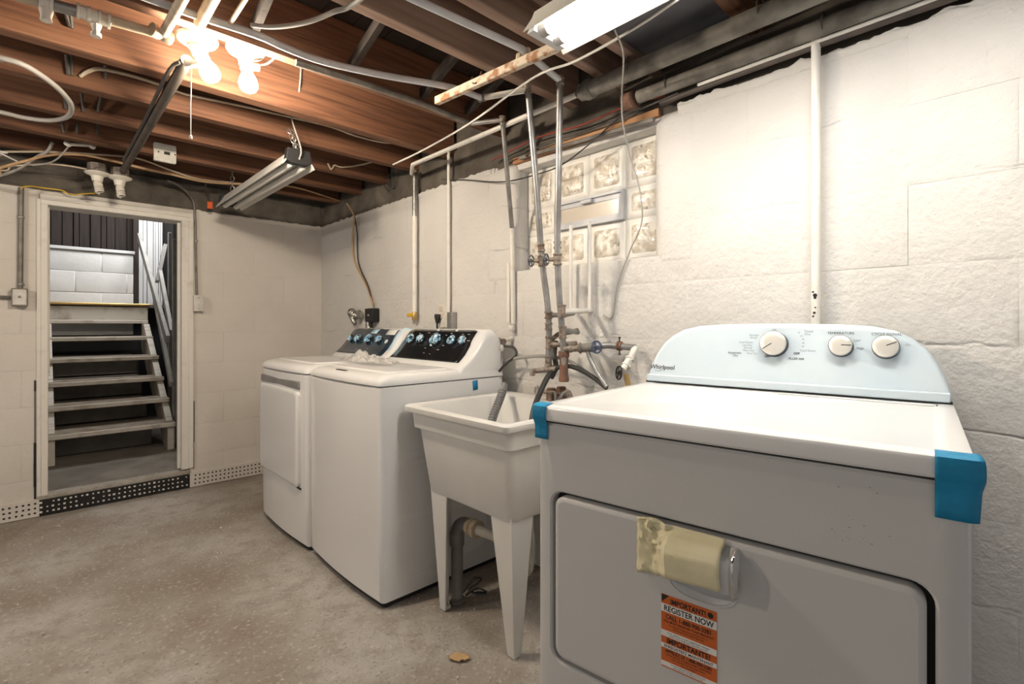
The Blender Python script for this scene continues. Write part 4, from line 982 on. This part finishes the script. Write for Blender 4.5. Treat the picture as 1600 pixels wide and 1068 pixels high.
# electrical conduit with outlet
oc_ = thing('outlet_conduit', 'thin conduit dropping to a receptacle behind the washer console', 'conduit', (1.64, 2.235, 1.10))
pipe('tube', 'pipe_white', oc_, [(1.64, 2.235, 2.06), (1.64, 2.235, 1.16)], .009, 10)
box('box', 'galv', oc_, 1.625, 1.659, 2.185, 2.232, 1.07, 1.17, bevel=.003)
box('plate', 'switch_plate', oc_, 1.638, 1.659, 2.245, 2.325, 1.085, 1.215, bevel=.003)
for z in (1.135, 1.175): box('socket_face', 'cable_cream', oc_, 1.632, 1.640, 2.29, 2.315, z, z + .028, bevel=.003)
pg = thing('plug', 'black plug in the receptacle behind the washer', 'plug', (1.62, 2.31, 1.10))
MB().lathe([(.020, 0), (.022, .012), (.012, .04), (.008, .05)], (1.63, 2.318, 1.158), (-.15, 0, -1), 12).build('body', 'gap_black', pg)
pipe('cord', 'gap_black', pg, [(1.622, 2.318, 1.112), (1.622, 2.318, 0.95)], .0055, 8)
# big receptacle, foil duct and cable behind the far dryer
ro = thing('range_outlet', 'black heavy outlet box on the wall behind the far dryer', 'outlet', (1.63, 3.10, 1.10))
p = onx(581, 492, 1.63)
box('box', 'gap_black', ro, 1.605, 1.658, p.y - .055, p.y + .055, p.z - .045, p.z + .045, bevel=.006)
box('strap', 'chrome', ro, 1.600, 1.607, p.y - .02, p.y + .005, p.z - .006, p.z + .004)
pipe('cord', 'gap_black', ro, [(1.628, p.y, p.z - .04), (1.63, p.y + .01, p.z - .12), (1.632, p.y, p.z - .30)], .011, 8, 4)
pipe('feed_cable', 'cable_tan', ro, [onx(542, 318, 1.45), onx(553, 338, 1.60), onx(551, 370, 1.645), onx(554, 408, 1.648), onx(573, 447, 1.648), onx(583, 478, 1.64)], .0065, 6, 5)
pipe('feed_cable', 'cable_dark', ro, [onx(554, 338, 1.62), onx(558, 365, 1.648), onx(560, 410, 1.648), onx(575, 447, 1.648), onx(583, 478, 1.645)], .005, 6, 5)
b = MB(); c_ = onx(557, 492, 1.62)
b.tube([c_ + Vector((0.0, .07, .02)), c_ + Vector((-.02, .03, .012)), c_ + Vector((-.01, -.01, -.004)), c_ + Vector((.0, -.05, .008))], lambda t: .026 + .008 * math.sin(t * 40) * .6, 12, 8)
b.tube([c_ + Vector((-.02, .02, -.01)), c_ + Vector((-.02, 0, -.045)), c_ + Vector((-.01, -.005, -.07))], lambda t: .024 - .012 * t, 10, 6)
tag(b.build('foil_duct', 'foil'), 'crumpled foil vent duct by the black outlet box', 'duct')
MB_ = MB().lathe([(.020, 0), (.024, .02), (.022, .10), (.018, .13)], onx(576, 512, 1.633) + Vector((0, 0, -.09)), (0, 0, 1), 12)
tag(MB_.build('vent_elbow', 'foil'), 'dull metal vent elbow under the black outlet box', 'duct')
# washer tap on the wall with its hoses
tp_ = thing('washer_tap', 'black-wheel hose tap on the wall right of the washer console', 'tap', onx(782, 545, 1.60))
t0 = onx(783, 533, 1.60)
pipe('stub', 'pipe_white', tp_, [t0, onx(800, 528, 1.655)], .010, 8); fit(tp_, 'brass_rust', t0, (0, .8, .1), .016, .04)
wheel('handwheel', 'black_wheel', tp_, onx(774, 535, 1.57), (-.6, .7, .1), .022)
MB().lathe([(.010, 0), (.014, .006), (.014, .022), (.008, .03)], onx(783, 548, 1.59), (0, 0, 1), 10).build('hose_nut', 'pipe_white', tp_)
pipe('supply_hose', 'hose_light', tp_, [onx(783, 549, 1.59), onx(781, 575, 1.585), onx(781, 592, 1.58)], .006, 8, 3)
cable('supply_hose', 'light grey hose arching over the tub from the washer', 'hose', [onx(777, 573, 1.63), onx(800, 561, 1.60), onx(845, 556, 1.57), onx(885, 562, 1.57), onx(915, 580, 1.57), onx(938, 598, 1.55)], .0075, 'hose_light', 8)
cable('supply_hose', 'black hose arching right of the faucet', 'hose', [onx(862, 590, 1.50), onx(872, 574, 1.50), onx(895, 573, 1.52), onx(925, 588, 1.54), onx(948, 606, 1.54)], .009, 'hose_black', 8)
cable('drain_hose', 'black hose hanging over the faucet into the tub', 'hose', [onx(868, 532, 1.56), onx(866, 555, 1.55), onx(868, 572, 1.52), onx(855, 590, 1.46), onx(843, 615, 1.40), onx(834, 640, 1.34), onx(829, 668, 1.30)], .011, 'hose_black', 10)
cable('drain_hose', 'short dark hose curling off the washer tap', 'hose', [onx(788, 540, 1.60), onx(803, 543, 1.61), onx(806, 555, 1.60), onx(790, 568, 1.58), onx(780, 580, 1.57)], .006, 'hose_black', 8)
cor = [onx(788, 600, 1.46), onx(783, 618, 1.42), onx(776, 636, 1.38), onx(769, 656, 1.34), onx(765, 680, 1.30)]
cable('drain_hose', 'corrugated grey drain hose hooked into the left of the tub', 'hose', smooth_path(cor, 60), (lambda t: .0155 + (.0028 * math.sin(t * 125) if t > .16 else 0)), 'hose_grey', 12, 0)
# vertical white pipe behind the dryer
vp = thing('vent_stack', 'white painted pipe running down the wall behind the foreground dryer', 'pipe', (1.635, .447, 1.06))
pipe('shaft', 'pipe_white', vp, [(1.635, .447, 1.925), (1.635, .447, .99)], .0125, 12)
b = MB()
for (z, r) in ((1.185, .012), (1.178, .008), (1.15, .005), (1.135, .008), (1.125, .006), (1.195, .006)): b.lathe([(r * .5, 0), (r * .42, .001)], (1.6222, .4475 + random.uniform(-.003, .005), z), (-1, -.25, 0), 6)
tag(b.build('chipped_paint', 'gap_black', vp), kind='stuff')
# pipes along the top of the right wall
mp = thing('main_pipe', 'thick dusty iron pipe running under the joists along the right wall', 'pipe', (1.507, .3, 1.95))
pipe('shaft', 'iron_dusty', mp, [(1.507, 1.20, 1.985), (1.507, -1.2, 1.985)], .030, 16)
pipe('thin_run', 'pipe_white', mp, [(1.507, 1.21, 1.985), (1.515, 2.40, 1.99), (1.60, 2.545, 1.99)], .0115, 10)
MB().lathe([(.030, 0), (.037, .002), (.037, .03), (.032, .034), (.032, .055), (.024, .06), (.014, .075)], (1.507, 1.15, 1.985), (0, 1, 0), 16).build('reducer', 'iron_dusty', mp)
for y in (.98, .55, .1): MB().torus((1.507, y, 2.0), (0, 1, 0), .034, .0025, 20, 5, sx=1.0).build('hanger', 'iron_dark', mp)
mp = thing('lower_pipe', 'second iron pipe below and behind the thick one, with a rusty end cap', 'pipe', (1.612, .3, 1.9))
pipe('shaft', 'iron_dusty', mp, [(1.612, 1.02, 1.942), (1.612, -1.2, 1.942)], .025, 14)
MB().lathe([(.02, 0), (.033, .004), (.036, .012), (.036, .045), (.030, .052)], (1.612, 1.085, 1.942), (0, -1, 0), 16).build('end_cap', 'rust', mp)
for y in (.90, .42): MB().torus((1.612, y, 1.95), (0, 1, 0), .029, .0025, 18, 5).build('hanger', 'iron_dark', mp)
cable('gas_line', 'dark thin line along the top edge of the right wall', 'pipe', [(1.645, .95, 1.905), (1.64, .5, 1.908), (1.64, -.2, 1.905), (1.64, -1.2, 1.91)], .010, 'iron_dark', 8)
cable('paint_streaked_conduit', 'white streaked conduit below the lower iron pipe', 'conduit', [(1.628, .80, 1.914), (1.628, .35, 1.914), (1.628, -1.2, 1.916)], .006, 'pipe_white', 8, 0)
for (pts, m_, r, lab) in (
    ([onx(812, 247, 1.645), onx(900, 222, 1.645), onx(965, 203, 1.645), onx(1022, 186, 1.645)], 'iron_dusty', .009, 'grey conduit along the window header'),
    ([onx(770, 250, 1.64), onx(840, 215, 1.64), onx(910, 195, 1.64), onx(985, 163, 1.64), onx(1040, 150, 1.64)], 'cable_red', .004, 'dark red wire above the window'),
    ([onx(780, 255, 1.64), onx(860, 222, 1.635), onx(930, 198, 1.635), onx(990, 175, 1.635), onx(1060, 145, 1.64)], 'cable_dark', .004, 'black wire bundle above the window'),
    ([onx(690, 280, 1.64), onx(730, 281, 1.645), onx(785, 284, 1.63), onx(840, 272, 1.62), onx(880, 256, 1.62), onx(930, 217, 1.63), onx(985, 165, 1.63)], 'cable_dark', .003, 'thin black wire slung across the glass blocks')):
    cable('wire' if r < .008 else 'header_conduit', lab, 'wire' if r < .008 else 'conduit', pts, r, m_)
cable('wire', 'white wire dangling from the lit fixture across the window', 'wire', [onz(960, 46, 1.93), onz(974, 84, 1.92), onx(972, 140, 1.50), onx(973, 190, 1.55), onx(985, 245, 1.60), onx(998, 290, 1.63), onx(1003, 345, 1.645), onx(985, 390, 1.65), onx(965, 445, 1.652), onx(957, 495, 1.652), onx(943, 492, 1.652)], .0028, 'cable_grey')
cable('cord', 'white cord slung from the lit fixture to the far end of the iron pipe', 'cord', [onz(1075, -12, 1.915), onz(990, 45, 1.955), onz(900, 95, 1.96), onz(832, 122, 1.965), onz(735, 192, 1.97), onz(660, 235, 1.975), onz(614, 257, 1.975)], .0042, 'cable_white')
# rusty painted rail under the joists
rl_ = thing('strut_rail', 'rust-flecked painted steel rail clamped under the conduits', 'rail', (1.14, 1.3, 1.97))
ra, rb = onz(682, 158, 1.978), onz(872, 72, 1.978)
MB().bar(ra, rb, .022, .030).build('bar', 'rail_rusty', rl_, bevel=.003)
for (px, py) in ((707, 146), (812, 96), (824, 88)):
    c_ = onz(px, py, 1.995); MB().lathe([(.010, 0), (.014, .008), (.012, .024), (.006, .028)], c_, (0, 0, 1), 8).build('clip', 'pipe_cream', rl_)
MB().tube([onz(738, 120, 2.03), onz(736, 128, 1.99), onz(743, 130, 1.97), onz(748, 124, 1.99), onz(752, 112, 2.03)], .003, 6, 4).build('wire_hook', 'rust', rl_)

# ================================================================== WALL BOXES AND CEILING WIRING
cl = thing('switch_conduit', 'conduit left of the doorway ending in a rusty metal box', 'conduit', (-.068, D - .02, 1.22))
pipe('tube', 'conduit', cl, [(-.064, D - .018, 1.875), (-.068, D - .018, 1.30)], .0125, 10)
for z in (1.70, 1.32): MB().lathe([(.014, 0), (.0165, .003), (.0165, .012), (.014, .016)], (-.0655, D - .018, z), (0, 0, 1), 10).build('collar', 'galv', cl)
box('box', 'box_metal', cl, -.104, -.036, D - .055, D - .002, 1.205, 1.305, bevel=.005); box('cover', 'switch_plate', cl, -.098, -.042, D - .060, D - .054, 1.212, 1.298, bevel=.004)
MB().lathe([(.006, 0), (.006, .012)], (-.07, D - .058, 1.255), (0, -1, .3), 8).build('toggle', 'box_metal', cl)
pipe('side_tube', 'conduit', cl, [(-.104, D - .025, 1.255), (-.9, D - .025, 1.255)], .008, 8)
cr = thing('switch_conduit', 'conduit right of the doorway ending in a light switch', 'conduit', (.80, D - .02, 1.2))
pipe('tube', 'conduit', cr, [ony(262, 282, 3.80), ony(282, 291, 3.88), ony(297, 306, 3.94), ony(304, 325, D - .014), (.787, D - .014, 1.60), (.793, D - .014, 1.30)], .0075, 8, 4)
MB().lathe([(.009, 0), (.0115, .003), (.0115, .012), (.009, .016)], (.788, D - .014, 1.665), (0, 0, 1), 10).build('collar', 'galv', cr)
box('box', 'box_metal', cr, .770, .826, D - .040, D - .002, 1.196, 1.300, bevel=.004); box('plate', 'switch_plate', cr, .768, .828, D - .045, D - .039, 1.193, 1.303, bevel=.003)
MB().bx(.793, .803, D - .056, D - .044, 1.238, 1.258).build('toggle', 'frame_paint', cr, bevel=.002)
for z in (1.285, 1.212): MB().lathe([(.003, 0), (.003, .002)], (.798, D - .0452, z), (0, -1, 0), 6).build('screw', 'iron_dark', cr)
cable('wire', 'yellow cable from the left conduit to a spiral bulb', 'wire', [ony(33, 297, 3.955), ony(36, 292, 3.95), ony(50, 291, 3.94), ony(72, 294, 3.93), ony(95, 297, 3.93), ony(111, 304, 3.92), ony(127, 303, 3.86), ony(148, 302, 3.76)], .0045, 'cable_yellow')
# black iron pipe and cable running under the joists towards the door
cable('iron_pipe', 'black iron pipe running under the joists towards the doorway', 'pipe', [onz(292, 94, 1.995), onz(192, 268, 1.995)], .018, 'iron_dark', 12, 0)
cable('wire', 'dark cable strapped along the black iron pipe', 'cable', [onz(282, 96, 1.99), onz(262, 114, 1.995), onz(225, 190, 1.995), onz(193, 250, 1.995)], .007, 'cable_dark')
cp = thing('fuel_pipe', 'cream painted pipe with valve fittings in front of the first joist', 'pipe', onz(165, 32, 1.98))
pipe('shaft', 'pipe_cream', cp, [(-2.1, 1.97, 2.0), onz(-120, -50, 2.0), onz(60, 2, 2.0)], .016, 10); pipe('shaft', 'galv', cp, [onz(60, 2, 2.0), onz(122, 18, 2.0)], .016, 10)
pipe('shaft', 'pipe_cream', cp, [onz(122, 18, 2.0), onz(244, 52, 2.0)], .014, 10); pipe('shaft', 'pipe_cream', cp, [onz(256, 52, 2.0), onz(290, -10, 2.0), (.292, -1.3, 2.0)], .014, 10)
for (px, py) in ((72, 5), (130, 20), (148, 26), (163, 31)): fit(cp, 'porcelain' if px > 125 else 'pipe_white', onz(px, py, 2.0), (1, 0, 0), .022, .03)
MB().lathe([(.010, 0), (.014, -.01), (.008, -.03), (.013, -.034), (.013, -.045)], onz(150, 28, 2.0) + Vector((0, 0, -.01)), (0, 0, 1), 8).build('bleed_screw', 'porcelain', cp)
MB().lathe([(.010, 0), (.016, -.01), (.012, -.03), (.014, -.04)], onz(72, 5, 2.0) + Vector((0, 0, -.01)), (0, 0, 1), 8).build('bleed_screw', 'porcelain', cp)
MB().lathe([(.012, -.03), (.021, -.028), (.021, -.01), (.017, .0), (.021, .01), (.021, .028)], onz(252, 53, 2.0), (1, .4, 0), 10).build('elbow', 'pipe_cream', cp)
cable('pipe_stub', 'thick cream pipe stub above the glaring bulb', 'pipe', [onz(312, 36, 2.01), (onz(312, 36, 2.01).x, -1.3, 2.01)], .017, 'pipe_cream', 10, 0)
cable('pipe_stub', 'thin cream pipe stub above the softer bulb', 'pipe', [onz(356, 42, 2.018), (onz(356, 42, 2.018).x, -1.3, 2.018)], .007, 'pipe_cream', 8, 0)
cable('cable', 'grey cable end sagging across the joist bay', 'cable', [onz(392, 39, 2.02), onz(430, 42, 2.015), onz(478, 35, 2.01), onz(520, 19, 2.015), onz(575, -10, 2.018), (.70, .6, 2.018), (.72, -.6, 2.018)], .007, 'cable_grey', 8)
cable('cable', 'white looped tubing hanging at the upper left', 'tubing', [(-2.1, 2.2, 2.01), (-1.0, 2.25, 2.01), onz(-60, 76, 2.01), onz(0, 90, 2.01), onz(40, 103, 2.005), onz(80, 129, 2.0), onz(104, 152, 1.995), onz(112, 169, 1.995), onz(104, 183, 1.995), onz(78, 188, 1.995), onz(40, 184, 1.995), onz(0, 175, 1.995), onz(-60, 166, 2.0), (-1.0, 2.7, 2.01), (-2.1, 2.8, 2.01)], .0095, 'cable_grey', 8)
cable('cable', 'cream cable stapled along the second joist', 'cable', [ony(262, 137, 2.575), ony(290, 147, 2.574), ony(317, 153, 2.575), ony(351, 160, 2.573), ony(402, 171, 2.575), ony(463, 185, 2.574), ony(514, 197, 2.575), ony(559, 213, 2.575), ony(605, 223, 2.57), ony(649, 222, 2.56)], .0055, 'cable_cream')
cable('cable', 'short cream cable entering the second joist at the left', 'cable', [ony(125, 119, 2.58), ony(140, 111, 2.56), ony(155, 108, 2.56), ony(185, 113, 2.565), ony(225, 124, 2.568), ony(250, 132, 2.572)], .007, 'cable_cream', 8)
cable('cable', 'cream cable draped high along the far wall', 'cable', [(-2.1, 3.66, 2.0), (-1.0, 3.66, 1.99), ony(-40, 238, 3.66), ony(8, 237, 3.66), ony(69, 237, 3.66), ony(110, 239, 3.66), ony(192, 244, 3.66), ony(225, 250, 3.67), ony(270, 267, 3.68), ony(317, 281, 3.68), ony(385, 287, 3.68), ony(430, 296, 3.69)], .006, 'cable_cream')
cable('cable', 'tan cable draped along the far wall below the cream one', 'cable', [(-2.1, 3.64, 1.95), (-1.0, 3.64, 1.94), ony(-40, 270, 3.64), ony(0, 262, 3.64), ony(25, 255, 3.64), ony(45, 250, 3.64), ony(67, 244, 3.64), ony(90, 241, 3.64), ony(117, 241, 3.64), ony(143, 244, 3.65), ony(183, 253, 3.65), ony(220, 262, 3.66), ony(267, 272, 3.66), ony(323, 284, 3.66), ony(395, 288, 3.66), ony(460, 292, 3.68), ony(545, 318, 3.70)], .0075, 'cable_tan')
cable('cable', 'thin cream cable running to the left spiral bulb', 'cable', [(-2.1, 3.7, 1.97), (-1.0, 3.7, 1.96), ony(-30, 262, 3.7), ony(20, 259, 3.7), ony(71, 256, 3.7), ony(107, 259, 3.7), ony(135, 264, 3.71)], .0045, 'cable_cream')
cable('cable', 'grey cable slanting down at the far left', 'cable', [ony(82, 222, 3.60), ony(74, 236, 3.62), ony(56, 246, 3.66), ony(30, 263, 3.72), ony(0, 274, 3.78), ony(-40, 280, 3.8), (-.8, 3.85, 1.93), (-2.1, 3.88, 1.95)], .0075, 'cable_grey', 8)
cable('cable', 'white wire slanting down at the left picture edge', 'cable', [(-2.1, 3.62, 2.02), (-1.0, 3.62, 2.0100000000000002), ony(-20, 232, 3.62), ony(0, 239, 3.64), ony(27, 252, 3.66)], .004, 'cable_white')
cable('cable', 'grey wire dropping from the white porcelain tube', 'cable', [ony(107, 229, 3.50), ony(92, 246, 3.56), ony(75, 255, 3.62), ony(50, 258, 3.66)], .004, 'cable_grey')
pt = thing('porcelain_tube', 'white porcelain tube with knobbed ends above the doorway', 'insulator', ony(126, 227, 3.47))
pipe('tube', 'porcelain', pt, [ony(107, 225, 3.48), ony(143, 227, 3.48)], .009, 10)
for (px, py) in ((106, 224), (144, 228)): MB().lathe([(.010, -.012), (.017, -.008), (.017, .008), (.010, .012)], ony(px, py, 3.48), (.3, -.6, .6), 10).build('knob', 'porcelain', pt)
dv = thing('thermometer', 'small white plastic device screwed to a joist near the black pipe', 'thermometer', ony(257, 252, 3.30))
a_, b_ = ony(240, 250, 3.305), ony(275, 229, 3.305)
MB().loft([[(x, y, z) for x, z in rrect(a_.x, b_.x, a_.z + .0, b_.z, .006, 3)] for y in (3.318, 3.302, 3.298)]).build('case', 'switch_plate', dv)
box('display', 'gap_black', dv, (a_.x + b_.x) / 2 - .005, (a_.x + b_.x) / 2 + .022, 3.2965, 3.2985, (a_.z + b_.z) / 2 - .008, (a_.z + b_.z) / 2 + .008)
for dx in (-.03, .045): MB().lathe([(.004, 0), (.004, .002)], ((a_.x + b_.x) / 2 + dx, 3.2975, (a_.z + b_.z) / 2), (0, -1, 0), 8).build('button', 'gap_black', dv)
op = thing('cord_plug', 'bright orange cord end hanging above the far wall', 'plug', ony(328, 330, 3.90))
c_ = ony(328, 320, 3.90)
MB().bx(c_.x - .016, c_.x + .016, c_.y - .012, c_.y + .012, c_.z - .028, c_.z + .022).build('body', 'orange_plastic', op, bevel=.005)
MB().bx(c_.x - .010, c_.x + .014, c_.y - .010, c_.y + .010, c_.z - .046, c_.z - .028).build('socket', 'gap_black', op, bevel=.003)
pipe('cord', 'cable_dark', op, [c_ + Vector((0, 0, .02)), ony(325, 300, 3.86), ony(321, 288, 3.72), ony(327, 281, 3.69)], .005, 6, 4)
cable('cable', 'cream cable with a hooked end right of the shop light', 'cable', [ony(512, 255, 2.94), ony(517, 264, 2.94), ony(520, 262, 2.94), ony(523, 258, 2.93), ony(535, 261, 2.93), ony(560, 258, 2.93), ony(585, 252, 2.93), ony(606, 246, 2.94)], .005, 'cable_cream')
cable('cable', 'thin wire looping by the far corner', 'wire', [ony(534, 298, 3.6), ony(560, 284, 3.6), ony(590, 285, 3.2), ony(598, 284, 3.0)], .003, 'cable_grey')
b = MB()
for k in range(5): b.torus(onx(604 + random.uniform(-4, 10), 286 + random.uniform(-6, 5), 1.655), (-.9, random.uniform(-.3, .3), random.uniform(-.3, .3)), random.uniform(.03, .048), .0022, 18, 5)
tag(b.build('wire_coil', 'cable_dark'), 'tangled coil of thin black wire on the sill near the corner', 'wire', kind=None)
# old ceramic tubes and cut wire ends through the joists
ct0 = [((99, 8), (109, 42), 2.222), ((109, 10), (112, 44), 2.222), ((160, 26), (168, 44), 2.222), ((104, 86), (107, 117), 2.572), ((111, 86), (112, 118), 2.572), ((165, 103), (164, 123), 2.572),
       ((102, 152), (103, 170), 2.942), ((127, 146), (131, 175), 2.942), ((158, 152), (153, 175), 2.942), ((97, 192), (100, 208), 3.308), ((121, 192), (121, 209), 3.308), ((152, 192), (152, 210), 3.308)]
for i, (a, c, y) in enumerate(ct0):
    row = {2.222: 'first', 2.572: 'second', 2.942: 'third', 3.308: 'fourth'}[y]; n_ = i % 3
    p0, p1 = ony(*a, y - .012), ony(*c, y + .002)
    o_ = MB().lathe([(.0065, 0), (.0065, (p1 - p0).length)], p0, p1 - p0, 8).build('ceramic_tube', 'iron_dark')
    tag(o_, '%s of three old ceramic wiring tubes in the %s joist at the upper left' % (('leftmost', 'middle', 'rightmost')[n_], row), 'insulator', 'ceramic wiring tubes')
# ---- odds and ends on the floor
lf = onz(718, 1028, 0)
b = MB(); b.grid(lambda u, v: lf + Vector((CS, -SN, 0)) * ((u - .5) * .07) + Vector((SN, CS, 0)) * ((v - .5) * .034 * (math.sin(u * math.pi) ** .6 + .15) * (1 + .4 * noise.noise(Vector((u * 7, v * 3, 0))))) + Vector((0, 0, .004 + .010 * abs(noise.noise(Vector((u * 4, v * 3, 7)))))), 12, 6)
tag(b.build('dry_leaf', 'leaf', solid=.0006), 'curled dry brown leaf on the floor before the tub', 'leaf')
b = MB()
for k in range(420):
    x = random.uniform(-.6, 1.5); y = random.uniform(.35, 3.8)
    if x > .9 and not (1.15 < y < 1.75 and x < 1.35): continue
    r = random.uniform(.0012, .0035)
    b.bx(x - r, x + r * random.uniform(.6, 1.6), y - r, y + r, -.003, r * .9)
tag(b.build('grit', 'debris'), 'pale grit and paint crumbs scattered over the floor', 'grit', kind='stuff')
cable('cord_scrap', 'tangle of black cord on the floor behind the waste pipe', 'cord', [onz(724, 925, .006), onz(735, 908, .03), onz(742, 902, .045), onz(752, 905, .03), onz(733, 922, .006), onz(760, 925, .006), onz(745, 918, .012), onz(728, 930, .006)], .004, 'hose_black')
